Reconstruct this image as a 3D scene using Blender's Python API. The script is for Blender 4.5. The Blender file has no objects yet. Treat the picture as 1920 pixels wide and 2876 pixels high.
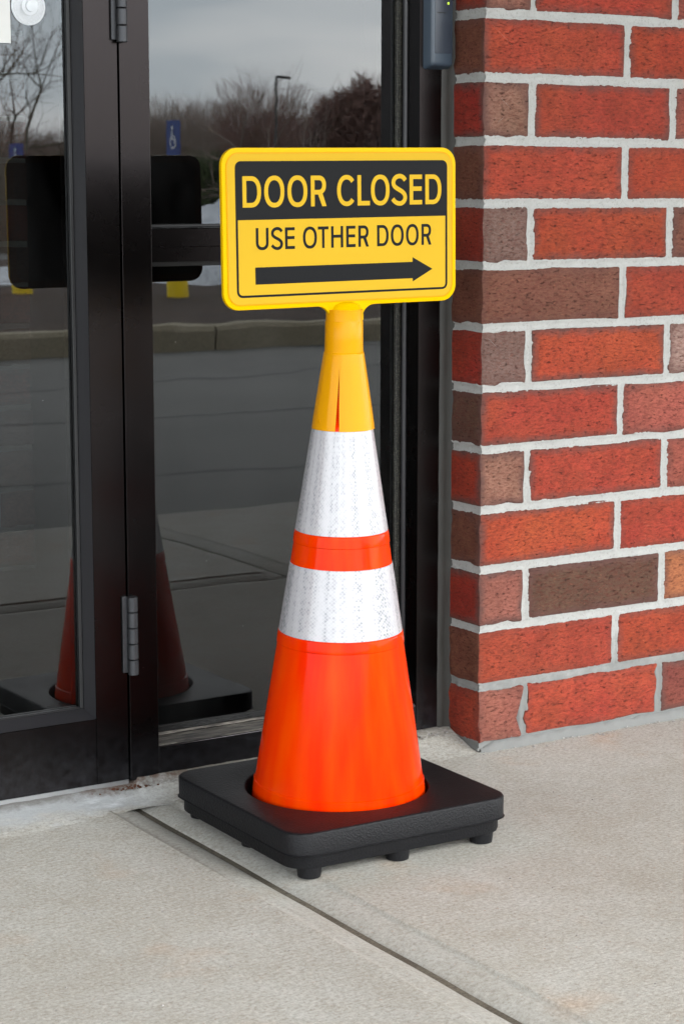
import bpy, bmesh, math, random
from mathutils import Vector, Matrix, noise
R = math.radians
random.seed(7)
scene = bpy.context.scene

# ------------------------------------------------------------------ camera
cam_d = bpy.data.cameras.new("camera"); cam = bpy.data.objects.new("camera", cam_d)
scene.collection.objects.link(cam); scene.camera = cam
CAM = Vector((-1.998, -2.7319, 0.9478)); YAW = 32.275; PITCH = 8.946
cam.location = CAM; cam.rotation_euler = (R(90 - PITCH), 0, R(-YAW))
cam_d.sensor_fit = 'HORIZONTAL'; cam_d.sensor_width = 24; cam_d.lens = 71.8
cam_d.clip_start = 0.05; cam_d.clip_end = 3000
cam_d.dof.use_dof = True; cam_d.dof.focus_distance = 3.05; cam_d.dof.aperture_fstop = 16

# ------------------------------------------------------------------ sky and sun
SUN_EL, SUN_AZ = 32, 150          # azimuth clockwise from +Y (into the building)
world = bpy.data.worlds.new("World"); scene.world = world; world.use_nodes = True
wn, wl = world.node_tree.nodes, world.node_tree.links
wn.clear()
w_out = wn.new('ShaderNodeOutputWorld'); w_bg = wn.new('ShaderNodeBackground'); w_bg.inputs[1].default_value = 0.1
w_sky = wn.new('ShaderNodeTexSky'); w_sky.sky_type = 'NISHITA'; w_sky.sun_disc = False
w_sky.sun_elevation = R(SUN_EL); w_sky.sun_rotation = R(SUN_AZ)
w_tc = wn.new('ShaderNodeTexCoord'); w_map = wn.new('ShaderNodeMapping'); w_map.inputs['Scale'].default_value = (2.2, 2.2, 11)
w_no = wn.new('ShaderNodeTexNoise'); w_no.inputs['Scale'].default_value = 1.6; w_no.inputs['Detail'].default_value = 5
w_no.inputs['Roughness'].default_value = 0.5; w_no.inputs['Distortion'].default_value = 0.4
w_rp = wn.new('ShaderNodeValToRGB')
w_rp.color_ramp.elements[0].position = 0.36; w_rp.color_ramp.elements[0].color = (0.58, 0.65, 0.71, 1)
w_rp.color_ramp.elements[1].position = 0.64; w_rp.color_ramp.elements[1].color = (1.0, 1.0, 1.0, 1)
w_mul = wn.new('ShaderNodeVectorMath'); w_mul.operation = 'SCALE'; w_mul.inputs['Scale'].default_value = 19.0
w_mix = wn.new('ShaderNodeMix'); w_mix.data_type = 'RGBA'; w_mix.inputs[0].default_value = 0.9
wl.new(w_tc.outputs['Generated'], w_map.inputs[0]); wl.new(w_map.outputs[0], w_no.inputs['Vector'])
wl.new(w_no.outputs[0], w_rp.inputs[0]); wl.new(w_rp.outputs[0], w_mul.inputs[0])
wl.new(w_sky.outputs[0], w_mix.inputs[6]); wl.new(w_mul.outputs[0], w_mix.inputs[7])
wl.new(w_mix.outputs[2], w_bg.inputs[0]); wl.new(w_bg.outputs[0], w_out.inputs[0])
sun_d = bpy.data.lights.new("sun", 'SUN'); sun_d.energy = 0.5; sun_d.angle = R(30); sun_d.color = (1, 0.97, 0.93)
sun = bpy.data.objects.new("sun", sun_d); scene.collection.objects.link(sun)
sd = Vector((math.sin(R(SUN_AZ)) * math.cos(R(SUN_EL)), math.cos(R(SUN_AZ)) * math.cos(R(SUN_EL)), math.sin(R(SUN_EL))))
sun.rotation_euler = sd.to_track_quat('Z', 'Y').to_euler()
vs = scene.view_settings
vs.view_transform = 'Standard'; vs.look = 'None'; vs.exposure = 1.9; vs.gamma = 1; vs.use_curve_mapping = False
scene.render.engine = 'CYCLES'; scene.cycles.use_denoising = True
scene.cycles.max_bounces = 10; scene.cycles.transparent_max_bounces = 16
scene.cycles.sample_clamp_indirect = 8

# ------------------------------------------------------------------ helpers
def srgb(r, g, b):
    f = lambda c: c / 12.92 if c <= 0.04045 else ((c + 0.055) / 1.055) ** 2.4
    return (f(r / 255), f(g / 255), f(b / 255), 1)

def link(o, parent=None):
    scene.collection.objects.link(o)
    if parent is not None: o.parent = parent
    return o

def obj(name, me, mat=None, parent=None, loc=None):
    o = bpy.data.objects.new(name, me)
    if mat is not None:
        for m in (mat if isinstance(mat, (list, tuple)) else [mat]): me.materials.append(m)
    if loc is not None: o.location = loc
    return link(o, parent)

def tag(o, label=None, cat=None, group=None, kind=None):
    for k, v in (('label', label), ('category', cat), ('group', group), ('kind', kind)):
        if v: o[k] = v
    return o

def empty(name, loc, label=None, cat=None, group=None, kind=None, rot=None):
    o = bpy.data.objects.new(name, None); o.location = loc; o.empty_display_size = 0.1
    if rot: o.rotation_euler = rot
    link(o); return tag(o, label, cat, group, kind)

def to_mesh(bm, smooth=False):
    bmesh.ops.recalc_face_normals(bm, faces=bm.faces)
    me = bpy.data.meshes.new("mesh"); bm.to_mesh(me); bm.free()
    if smooth:
        for p in me.polygons: p.use_smooth = True
    return me

def raw(verts, faces, smooth=False):
    me = bpy.data.meshes.new("mesh"); me.from_pydata(verts, [], faces); me.update()
    if smooth:
        for p in me.polygons: p.use_smooth = True
    return me

def sharp(me, ang=35):
    for p in me.polygons: p.use_smooth = True
    me.set_sharp_from_angle(angle=R(ang)); return me

def box(x0, x1, y0, y1, z0, z1, bev=0.0008, seg=1):
    bm = bmesh.new(); bmesh.ops.create_cube(bm, size=1)
    for v in bm.verts:
        v.co = Vector(((x0 + x1) / 2 + v.co.x * (x1 - x0), (y0 + y1) / 2 + v.co.y * (y1 - y0), (z0 + z1) / 2 + v.co.z * (z1 - z0)))
    if bev > 0: bmesh.ops.bevel(bm, geom=bm.edges[:], offset=bev, segments=seg, affect='EDGES', profile=0.5)
    return to_mesh(bm)

def prism(pts, axis, a, b, bev=0.0):
    """polygon pts extruded along axis ('x','y','z') from a to b"""
    bm = bmesh.new()
    def mk(p, t):
        return {'z': (p[0], p[1], t), 'y': (p[0], t, p[1]), 'x': (t, p[0], p[1])}[axis]
    lo = [bm.verts.new(mk(p, a)) for p in pts]; hi = [bm.verts.new(mk(p, b)) for p in pts]
    bm.faces.new(lo); bm.faces.new(hi[::-1])
    n = len(pts)
    for i in range(n): bm.faces.new((lo[i], lo[(i + 1) % n], hi[(i + 1) % n], hi[i]))
    if bev > 0:
        eds = [e for e in bm.edges if (e.verts[0] in lo and e.verts[1] in lo) or (e.verts[0] in hi and e.verts[1] in hi)]
        bmesh.ops.recalc_face_normals(bm, faces=bm.faces)
        bmesh.ops.bevel(bm, geom=eds, offset=bev, segments=2, affect='EDGES', profile=0.6)
    return to_mesh(bm)

def lathe(profile, n=64, closed=False, uv=False, cx=0, cy=0, a0=0.0):
    """profile of (r, z); optional uv = (angle, z)"""
    verts, faces = [], []
    for (r, z) in profile:
        for i in range(n):
            t = a0 + 2 * math.pi * i / n; verts.append((cx + r * math.cos(t), cy + r * math.sin(t), z))
    m = len(profile)
    for j in range(m - 1 + (1 if closed else 0)):
        for i in range(n):
            a, b = j * n + i, j * n + (i + 1) % n; jj = (j + 1) % m
            faces.append((a, b, jj * n + (i + 1) % n, jj * n + i))
    if not closed:
        if profile[0][0] > 0: faces.append(tuple(range(n))[::-1])
        if profile[-1][0] > 0: faces.append(tuple((m - 1) * n + i for i in range(n)))
    me = raw(verts, faces); return sharp(me, 30)

def open_lathe(profile, n=64):
    verts, faces = [], []
    for (r, z) in profile:
        for i in range(n):
            t = 2 * math.pi * i / n; verts.append((r * math.cos(t), r * math.sin(t), z))
    for j in range(len(profile) - 1):
        for i in range(n):
            a, b = j * n + i, j * n + (i + 1) % n
            faces.append((a, b, b + n, a + n))
    return sharp(raw(verts, faces), 30)

def rrect(hw, hh, r, n=8, cx=0, cy=0):
    pts = []
    for (sx, sy, a0) in ((1, 1, 0), (-1, 1, 90), (-1, -1, 180), (1, -1, 270)):
        for i in range(n + 1):
            t = R(a0 + 90 * i / n); pts.append((cx + sx * (hw - r) + r * math.cos(t), cy + sy * (hh - r) + r * math.sin(t)))
    return pts

def flat(loops, y):
    """filled 2D shape (first loop outer, others holes) in the XZ plane at depth y, facing -Y"""
    bm = bmesh.new(); es = []
    for lp in loops:
        vs_ = [bm.verts.new((p[0], y, p[1])) for p in lp]
        for i in range(len(vs_)): es.append(bm.edges.new((vs_[i], vs_[(i + 1) % len(vs_)])))
    bmesh.ops.triangle_fill(bm, use_beauty=True, use_dissolve=False, edges=es, normal=(0, -1, 0))
    for f in bm.faces:
        f.normal_update()
        if f.normal.y > 0: f.normal_flip()
    me = bpy.data.meshes.new("mesh"); bm.to_mesh(me); bm.free(); return me

# ------------------------------------------------------------------ materials
ALB = 0.71      # overall reflectance level of the close-by surfaces
UNDER = ('brick_face', 'brick_end', 'mortar', 'broomed', 'trowelled', 'cement', 'joint_dirt', 'label_', 'fluorescent', 'yellow_', 'amber', 'dark_back', 'prismatic', 'white_card',
         'slate_', 'sealant', 'crumbs', 'rust', 'satin_', 'weathered', 'beaded', 'bronze_', 'hinge', 'mill_', 'painted_soffit', 'brick_courses', 'black_')
class Mat:
    def __init__(s, name):
        s.m = bpy.data.materials.new(name); s.m.use_nodes = True
        s.n = s.m.node_tree.nodes; s.l = s.m.node_tree.links
        s.b = s.n['Principled BSDF']; s.out = s.n['Material Output']
    def new(s, t, **kw):
        nd = s.n.new('ShaderNode' + t)
        for k, v in kw.items():
            if k in ('op',): nd.operation = v
            elif isinstance(k, str) and k.startswith('i_'): nd.inputs[k[2:].replace('_', ' ')].default_value = v
            else: setattr(nd, k, v)
        return nd
    def coord(s, kind='Object', scale=(1, 1, 1), rnd=False):
        tc = s.new('TexCoord'); mp = s.new('Mapping'); mp.inputs['Scale'].default_value = scale
        s.l.new(tc.outputs[kind], mp.inputs[0])
        if rnd:
            oi = s.new('ObjectInfo'); ml = s.new('Math', op='MULTIPLY'); ml.inputs[1].default_value = 37.0
            s.l.new(oi.outputs['Random'], ml.inputs[0]); s.l.new(ml.outputs[0], mp.inputs['Location'])
        return mp.outputs[0]
    def noise(s, vec, scale, detail=4, rough=0.55, dist=0.0):
        nd = s.new('TexNoise'); nd.inputs['Scale'].default_value = scale; nd.inputs['Detail'].default_value = detail
        nd.inputs['Roughness'].default_value = rough; nd.inputs['Distortion'].default_value = dist
        s.l.new(vec, nd.inputs['Vector']); return nd.outputs[0]
    def voro(s, vec, scale, feature='F1', out='Distance'):
        nd = s.new('TexVoronoi'); nd.feature = feature; nd.inputs['Scale'].default_value = scale
        s.l.new(vec, nd.inputs['Vector']); return nd.outputs[out]
    def ramp(s, v, stops):
        nd = s.new('ValToRGB'); cr = nd.color_ramp
        while len(cr.elements) < len(stops): cr.elements.new(0.5)
        for e, (p, c) in zip(cr.elements, stops):
            e.position = p; e.color = c if isinstance(c, tuple) else (c, c, c, 1)
        s.l.new(v, nd.inputs[0]); return nd.outputs[0]
    def mix(s, fac, a, b, blend='MIX'):
        nd = s.new('Mix'); nd.data_type = 'RGBA'; nd.blend_type = blend
        for sock, v in ((nd.inputs[0], fac), (nd.inputs[6], a), (nd.inputs[7], b)):
            if isinstance(v, bpy.types.NodeSocket): s.l.new(v, sock)
            else: sock.default_value = v
        return nd.outputs[2]
    def math(s, op, a, b=0.0, c=0.0):
        nd = s.new('Math', op=op)
        for sock, v in zip(nd.inputs, (a, b, c)):
            if isinstance(v, bpy.types.NodeSocket): s.l.new(v, sock)
            else: sock.default_value = v
        return nd.outputs[0]
    def bump(s, h, strength=0.5, dist=0.001, prev=None):
        nd = s.new('Bump'); nd.inputs['Strength'].default_value = strength; nd.inputs['Distance'].default_value = dist
        s.l.new(h, nd.inputs['Height'])
        if prev is not None: s.l.new(prev, nd.inputs['Normal'])
        return nd.outputs[0]
    def set(s, **kw):
        if 'Base_Color' in kw and s.m.name.startswith(UNDER):
            kw['Base_Color'] = s.mix(1.0, kw['Base_Color'], (ALB, ALB, ALB, 1), 'MULTIPLY')
        for k, v in kw.items():
            sock = s.b.inputs[k.replace('_', ' ')]
            if isinstance(v, bpy.types.NodeSocket): s.l.new(v, sock)
            else: sock.default_value = v
        return s.m

def plain(name, col, rough=0.5, metal=0.0, bump=None, **kw):
    m = Mat(name); m.set(Base_Color=col, Roughness=rough, Metallic=metal)
    if bump:
        v = m.coord(); m.set(Normal=m.bump(m.noise(v, bump[0], 5), bump[1], bump[2]))
    for k, x in kw.items(): m.set(**{k: x})
    return m.m

# bricks: long faces take the object colour, ends take a brown chosen by the object's alpha
def brick_mat(name, ends):
    m = Mat(name); oi = m.new('ObjectInfo')
    v = m.coord('Object', (1, 1, 1), True)
    vs_ = m.coord('Object', (0.55, 0.55, 1.5), True)
    if ends:
        base = m.ramp(oi.outputs['Alpha'], [(0.0, srgb(104, 78, 64)), (0.25, srgb(128, 80, 60)), (0.5, srgb(134, 110, 100)), (0.75, srgb(158, 118, 98)), (1.0, srgb(168, 104, 88))])
    else:
        base = oi.outputs['Color']
    hsv = m.new('HueSaturation'); m.l.new(base, hsv.inputs['Color'])
    big = m.noise(v, 22, 3); m.l.new(m.math('MULTIPLY_ADD', big, 0.7, 0.58), hsv.inputs['Value'])
    m.l.new(m.math('MULTIPLY_ADD', m.noise(v, 9, 2), 0.02, 0.488), hsv.inputs['Hue'])
    fine = m.noise(vs_, 190, 6, 0.85)
    col = m.mix(m.ramp(fine, [(0.38, 0.7), (0.56, 0.0)]), hsv.outputs[0], srgb(96, 44, 34))
    pale = m.ramp(m.noise(vs_, 260, 4, 0.7), [(0.58, 0.0), (0.74, 0.3)])
    col = m.mix(pale, col, srgb(206, 128, 98))
    # burnt (flashed) rim of the fired face
    g = m.new('TexCoord'); sp = m.new('SeparateXYZ'); m.l.new(g.outputs['Object'], sp.inputs[0])
    dx = m.math('SUBTRACT', 0.146 if not ends else 0.046, m.math('ABSOLUTE', sp.outputs['X' if not ends else 'Y']))
    dz = m.math('SUBTRACT', 0.0445, m.math('ABSOLUTE', sp.outputs['Z']))
    d = m.math('MINIMUM', dx, dz)
    d = m.math('ADD', d, m.math('MULTIPLY_ADD', m.noise(v, 45, 4), 0.022, -0.011))
    rim = m.ramp(d, [(0.0, 1.0), (0.016, 0.0)])
    amt = m.math('MULTIPLY', m.math('SUBTRACT', m.ramp(m.math('FRACT', m.math('MULTIPLY', oi.outputs['Random'], 13.0)), [(0.1, 0.25), (0.9, 0.95)]), 0.0), rim)
    col = m.mix(amt, col, srgb(104, 74, 68))
    spk = m.ramp(m.voro(v, 260), [(0.0, 1.0), (0.055, 0.0)])
    spk = m.math('MULTIPLY', spk, m.ramp(m.noise(v, 40, 2), [(0.52, 0.0), (0.62, 0.7)]))
    col = m.mix(spk, col, srgb(220, 205, 195))
    # drag cracks of the wire-cut face
    cr = m.ramp(m.noise(m.coord('Object', (0.55, 0.55, 1.5), True), 170, 6, 0.8, 0.1), [(0.37, 0.0), (0.42, 1.0)])
    col = m.mix(m.math('MULTIPLY', m.math('SUBTRACT', 1.0, cr), 0.75), col, srgb(70, 36, 30))
    nrm = m.bump(m.noise(vs_, 95, 4, 0.7), 0.5, 0.0030); nrm = m.bump(cr, 0.8, 0.0016, nrm); nrm = m.bump(fine, 0.8, 0.0014, nrm)
    m.set(Base_Color=col, Roughness=0.9, Normal=nrm); m.b.inputs['Specular IOR Level'].default_value = 0.25
    return m.m
M = {}
M['brick_face'] = brick_mat('brick_face', False); M['brick_end'] = brick_mat('brick_end', True)

m = Mat('mortar'); v = m.coord(); sp = m.new('SeparateXYZ'); m.l.new(v, sp.inputs[0])
n1 = m.noise(v, 30, 5); n2 = m.noise(v, 240, 5, 0.8)
low = m.ramp(m.math('ADD', sp.outputs['Z'], m.math('MULTIPLY_ADD', n1, 0.10, -0.05)), [(0.10, 1.0), (0.19, 0.0)])
c = m.mix(n1, srgb(172, 172, 167), srgb(200, 200, 196)); c = m.mix(low, c, srgb(142, 143, 140))
c = m.mix(m.ramp(n2, [(0.34, 0.6), (0.46, 0.0)]), c, srgb(142, 140, 134))
M['mortar'] = m.set(Base_Color=c, Roughness=0.95, Normal=m.bump(n2, 0.6, 0.0012))

def concrete(name, broom, tone=1.0, wash=False):
    m = Mat(name); v = m.coord(); st = m.coord('Object', (0.16, 1, 1))
    rot = m.new('Mapping'); rot.inputs['Rotation'].default_value = (0, 0, R(3)); m.l.new(st, rot.inputs[0]); st = rot.outputs[0]
    big = m.noise(v, 3.2, 5, 0.6); mid = m.noise(v, 18, 5, 0.6); grain = m.noise(v, 170, 6, 0.85); fine = m.noise(v, 300, 4, 0.8)
    c = m.mix(m.ramp(big, [(0.3, 0.0), (0.7, 1.0)]), srgb(178, 173, 164), srgb(196, 194, 188))
    c = m.mix(m.ramp(mid, [(0.35, 0.35), (0.6, 0.0)]), c, srgb(166, 157, 142))
    c = m.mix(m.ramp(m.noise(v, 6, 3), [(0.60, 0.0), (0.76, 0.5)]), c, srgb(192, 160, 132))
    c = m.mix(m.ramp(grain, [(0.36, 0.75), (0.52, 0.0)]), c, srgb(134, 126, 114))
    c = m.mix(m.ramp(grain, [(0.54, 0.0), (0.70, 0.7)]), c, srgb(226, 222, 214))
    # sand and pebble grains showing in the paste
    g = m.voro(v, 105); gm = m.math('MULTIPLY', m.ramp(g, [(0.0, 1.0), (0.20, 0.0)]), m.ramp(m.noise(v, 60, 1), [(0.46, 0.0), (0.58, 0.9)]))
    gc = m.voro(v, 105, 'F1', 'Color'); sc_ = m.new('SeparateColor'); m.l.new(gc, sc_.inputs[0])
    c = m.mix(gm, c, m.ramp(sc_.outputs[0], [(0.0, srgb(84, 74, 64)), (0.35, srgb(180, 120, 84)), (0.6, srgb(235, 228, 216)), (1.0, srgb(128, 118, 106))]))
    nrm = m.bump(fine, 0.45, 0.0010)
    if broom:
        ln = m.noise(st, 300, 5, 0.75); nrm = m.bump(ln, 0.7, 0.0014, nrm)
        c = m.mix(m.ramp(ln, [(0.36, 0.38), (0.55, 0.0)]), c, srgb(132, 126, 116))
    else:
        nrm = m.bump(mid, 0.3, 0.002, nrm)
        c = m.mix(0.15, c, srgb(176, 175, 170))
    if wash:
        xyz = m.new('SeparateXYZ'); m.l.new(v, xyz.inputs[0]); wn_ = m.noise(m.coord('Object', (0.4, 1, 1)), 26, 5, 0.7)
        k = m.math('ADD', xyz.outputs['Y'], m.math('MULTIPLY_ADD', wn_, 0.10, -0.05))
        side = m.ramp(m.math('MULTIPLY', xyz.outputs['X'], -1.0), [(0.50, 0.0), (0.66, 1.0)])
        c = m.mix(m.math('MULTIPLY', m.ramp(k, [(0.016, 0.0), (0.05, 0.8)]), side), c, srgb(168, 171, 174))
        c = m.mix(m.math('MULTIPLY', m.ramp(wn_, [(0.56, 0.0), (0.70, 0.7)]), side), c, srgb(214, 216, 218))
        near = m.ramp(m.math('ADD', xyz.outputs['Y'], m.math('MULTIPLY_ADD', m.noise(v, 40, 5, 0.7), 0.05, -0.025)), [(0.066, 0.0), (0.086, 1.0)])
        c = m.mix(m.math('MULTIPLY', near, 0.7), c, srgb(98, 92, 84))
        rust = m.math('MULTIPLY', m.ramp(m.noise(v, 34, 4, 0.7), [(0.42, 0.0), (0.56, 1.0)]), m.ramp(m.math('ABSOLUTE', m.math('ADD', xyz.outputs['X'], 0.60)), [(0.05, 1.0), (0.14, 0.0)]))
        c = m.mix(m.math('MULTIPLY', m.math('MULTIPLY', rust, near), 0.8), c, srgb(84, 56, 40))
    tone *= 1.36; c = m.mix(1.0, c, (tone * 0.985, tone * 1.005, tone * 1.0, 1), 'MULTIPLY')
    m.set(Base_Color=c, Roughness=0.88, Normal=nrm); m.b.inputs['Specular IOR Level'].default_value = 0.3
    return m.m
M['broomed'] = concrete('broomed_concrete', True); M['trowelled'] = concrete('trowelled_concrete', False, 0.95)

M['wash'] = concrete('cement_wash', True, 1.0, True)

m = Mat('asphalt'); v = m.coord(); n1 = m.noise(v, 1.1, 5); n2 = m.noise(v, 90, 4, 0.7)
c = m.mix(n1, srgb(84, 83, 80), srgb(116, 115, 110)); c = m.mix(m.ramp(n2, [(0.35, 0.5), (0.5, 0.0)]), c, srgb(60, 60, 60))
wv = m.new('Mapping'); wv.inputs['Scale'].default_value = (0.35, 0.9, 1); m.l.new(m.mix(0.15, v, m.new('TexNoise').outputs[1]), wv.inputs[0])
cr = m.ramp(m.voro(wv.outputs[0], 0.55, 'DISTANCE_TO_EDGE'), [(0.0, 1.0), (0.018, 0.0)])
c = m.mix(m.math('MULTIPLY', cr, 0.85), c, srgb(34, 34, 34))
M['asphalt'] = m.set(Base_Color=c, Roughness=0.85, Normal=m.bump(n2, 0.5, 0.004))

def ground_mat(name, a, b, sc=1.5, bump=0.02):
    m = Mat(name); v = m.coord(); n1 = m.noise(v, sc, 6, 0.65); n2 = m.noise(v, sc * 30, 4, 0.7)
    c = m.mix(m.ramp(n1, [(0.3, 0.0), (0.7, 1.0)]), a, b); c = m.mix(m.ramp(n2, [(0.35, 0.6), (0.55, 0.0)]), c, (a[0] * .4, a[1] * .4, a[2] * .4, 1))
    return m.set(Base_Color=c, Roughness=0.95, Normal=m.bump(n2, 0.6, bump))
M['mulch'] = ground_mat('mulch', srgb(58, 46, 38), srgb(84, 66, 52), 3, 0.03)
M['field'] = ground_mat('dormant_grass', srgb(98, 90, 68), srgb(124, 112, 86), 0.4, 0.05)
M['snow'] = ground_mat('old_snow', srgb(205, 210, 216), srgb(232, 234, 238), 1.2, 0.03)
M['joint_dirt'] = ground_mat('joint_dirt', srgb(96, 88, 74), srgb(138, 130, 114), 8, 0.003)
M['kerb'] = ground_mat('kerb_concrete', srgb(140, 130, 108), srgb(166, 156, 134), 2.5, 0.004)

# dark bronze anodised aluminium
def bronze(name, base, rough):
    m = Mat(name); v = m.coord(); n = m.noise(m.coord('Object', (1, 1, 0.04)), 240, 3); d = m.noise(v, 8, 5, 0.6)
    z = m.new('SeparateXYZ'); m.l.new(v, z.inputs[0])
    dust = m.math('MULTIPLY', m.ramp(m.math('ADD', z.outputs['Z'], m.math('MULTIPLY_ADD', d, 0.12, -0.06)), [(0.03, 1.0), (0.13, 0.0)]), m.math('MULTIPLY_ADD', m.noise(v, 70, 5, 0.7), 0.5, -0.1))
    sp = m.ramp(m.voro(v, 55), [(0.0, 1.0), (0.04, 0.0)])
    sp = m.math('MULTIPLY', sp, m.ramp(m.noise(v, 24, 1), [(0.54, 0.0), (0.6, 0.6)]))
    c = m.mix(m.math('MAXIMUM', m.math('MAXIMUM', dust, 0.0), sp), base, srgb(124, 128, 138))
    m.set(Base_Color=c, Metallic=m.math('SUBTRACT', 1.0, m.math('MULTIPLY', m.math('MAXIMUM', dust, sp), 1.0)),
          Roughness=m.math('MULTIPLY_ADD', d, 0.12, rough), Normal=m.bump(n, 0.05, 0.0003)); return m.m
M['bronze'] = bronze('bronze_aluminium', (0.033, 0.0285, 0.0285, 1), 0.20)
M['bronze_stop'] = plain('satin_glazing_stop', (0.027, 0.026, 0.029, 1), 0.40)
M['rubber'] = plain('black_gasket_rubber', (0.012, 0.012, 0.013, 1), 0.45)
m = Mat('weathered_sill'); v = m.coord('Object', (0.12, 1, 1)); n = m.noise(v, 160, 5, 0.7); n2 = m.noise(m.coord(), 9, 4)
c = m.mix(m.ramp(n, [(0.42, 0.0), (0.62, 1.0)]), srgb(52, 48, 46), srgb(150, 144, 134)); c = m.mix(m.ramp(n2, [(0.35, 0.6), (0.6, 0.0)]), c, srgb(70, 66, 62))
M['sill'] = m.set(Base_Color=c, Roughness=0.6, Metallic=0.2, Normal=m.bump(n, 0.4, 0.001))
m = Mat('beaded_gasket'); v = m.coord('Object', (1, 1, 1)); d = m.voro(v, 330); c = m.mix(m.ramp(d, [(0.1, 1.0), (0.42, 0.0)]), srgb(46, 45, 40), srgb(120, 118, 104))
M['beads'] = m.set(Base_Color=c, Roughness=0.55, Normal=m.bump(d, 0.7, 0.001))
m = Mat('sealant'); v = m.coord('Object', (1, 1, 0.35)); n = m.noise(v, 60, 4); c = m.mix(n, srgb(38, 36, 32), srgb(62, 60, 54))
M['sealant'] = m.set(Base_Color=c, Roughness=0.6, Normal=m.bump(n, 0.35, 0.002))
m = Mat('hinge_metal'); v = m.coord(); n = m.noise(v, 120, 5, 0.65); c = m.mix(n, (0.05, 0.055, 0.062, 1), (0.10, 0.10, 0.105, 1))
M['hinge'] = m.set(Base_Color=c, Metallic=0.75, Roughness=m.math('MULTIPLY_ADD', n, 0.3, 0.32), Normal=m.bump(n, 0.2, 0.0006))
M['alu'] = plain('mill_aluminium', (0.75, 0.77, 0.78, 1), 0.35, 0.9)

# tinted, reflective insulated glass: the outer face mirrors, the rest only tints
def glass_front(name, wave, ior=1.74):
    m = Mat(name); n = m.n; l = m.l; n.remove(m.b)
    v = m.coord('Object', (0.7, 1, 1.5)); h = m.noise(v, 2.6, 3, 0.45, 0.5)
    nrm = m.bump(h, 1.0, wave)
    fr = m.new('Fresnel'); fr.inputs['IOR'].default_value = ior; l.new(nrm, fr.inputs['Normal'])
    tr = m.new('BsdfTransparent'); tr.inputs[0].default_value = (0.36, 0.37, 0.36, 1)
    gl = m.new('BsdfGlossy'); gl.inputs['Roughness'].default_value = 0.0; gl.inputs['Color'].default_value = (0.95, 0.98, 1, 1); l.new(nrm, gl.inputs['Normal'])
    mx = m.new('MixShader'); l.new(fr.outputs[0], mx.inputs[0]); l.new(tr.outputs[0], mx.inputs[1]); l.new(gl.outputs[0], mx.inputs[2])
    ob = m.coord()
    sp = m.ramp(m.voro(ob, 48), [(0.0, 1.0), (0.045, 0.0)]); sp = m.math('MULTIPLY', sp, m.ramp(m.noise(ob, 11, 2), [(0.55, 0.0), (0.62, 0.5)]))
    df = m.new('BsdfDiffuse'); df.inputs[0].default_value = (0.75, 0.75, 0.74, 1)
    film = m.math('MULTIPLY', m.ramp(m.noise(m.coord('Object', (1, 1, 0.35)), 7, 5), [(0.4, 0.0), (0.8, 1.0)]), 0.012)
    mx2 = m.new('MixShader'); l.new(m.math('ADD', sp, film), mx2.inputs[0]); l.new(mx.outputs[0], mx2.inputs[1]); l.new(df.outputs[0], mx2.inputs[2])
    l.new(mx2.outputs[0], m.out.inputs[0]); return m.m
M['glass_a'] = glass_front('reflective_glass', 0.00032); M['glass_b'] = glass_front('reflective_door_glass', 0.00018)
m = Mat('glass_body'); m.n.remove(m.b); t_ = m.new('BsdfTransparent'); t_.inputs[0].default_value = (0.9, 0.92, 0.91, 1); m.l.new(t_.outputs[0], m.out.inputs[0]); M['glass_in'] = m.m

# plastics
def plastic(name, col, col2, rough, bump=0.15, spec=0.25):
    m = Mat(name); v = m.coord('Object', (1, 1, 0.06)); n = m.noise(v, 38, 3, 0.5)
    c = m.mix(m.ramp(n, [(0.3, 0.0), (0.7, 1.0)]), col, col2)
    m.set(Base_Color=c, Roughness=rough, Normal=m.bump(n, bump, 0.002)); m.b.inputs['IOR'].default_value = 1.48; m.b.inputs['Specular IOR Level'].default_value = spec
    return m.m
M['orange'] = plastic('fluorescent_orange_pvc', (0.94, 0.020, 0.0, 1), (0.94, 0.066, 0.0, 1), 0.10, 0.28, 0.075)  # two oranges in upright streaks, gloss streaks put into the colour
M['yellow'] = plastic('yellow_plastic', (0.92, 0.39, 0.0, 1), (0.92, 0.41, 0.0, 1), 0.28, 0.06, 0.14)
M['yellow_rim'] = plastic('yellow_sign_plastic', (0.94, 0.56, 0.0, 1), (0.94, 0.57, 0.0, 1), 0.30, 0.05, 0.05)
M['label_yellow'] = plain('label_yellow', (0.74, 0.455, 0.018, 1), 0.55, Specular_IOR_Level=0.12)
M['label_black'] = plain('label_black', (0.0085, 0.009, 0.010, 1), 0.55, Specular_IOR_Level=0.12)
M['back_rim'] = plain('amber_shaded_back', (0.10, 0.028, 0.0, 1), 0.6, Specular_IOR_Level=0.15)  # back of the yellow board, its shade painted in as dark orange-brown
M['back_panel'] = plain('dark_back_panel', (0.012, 0.010, 0.009, 1), 0.6)
m = Mat('black_rubber'); v = m.coord(); n = m.noise(v, 420, 4, 0.6); vd = m.voro(v, 360); n2 = m.noise(v, 9, 4)
sc1 = m.ramp(m.noise(m.coord('Object', (1, 0.3, 1)), 60, 4, 0.7), [(0.62, 0.0), (0.8, 0.25)])
c = m.mix(sc1, (0.009, 0.009, 0.0105, 1), (0.05, 0.05, 0.05, 1)); m.b.inputs['Specular IOR Level'].default_value = 0.22
M['pad'] = m.set(Base_Color=c, Roughness=m.math('MULTIPLY_ADD', n2, 0.2, 0.42), Normal=m.bump(vd, 0.45, 0.0010, m.bump(n, 0.3, 0.0006)))
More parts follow.
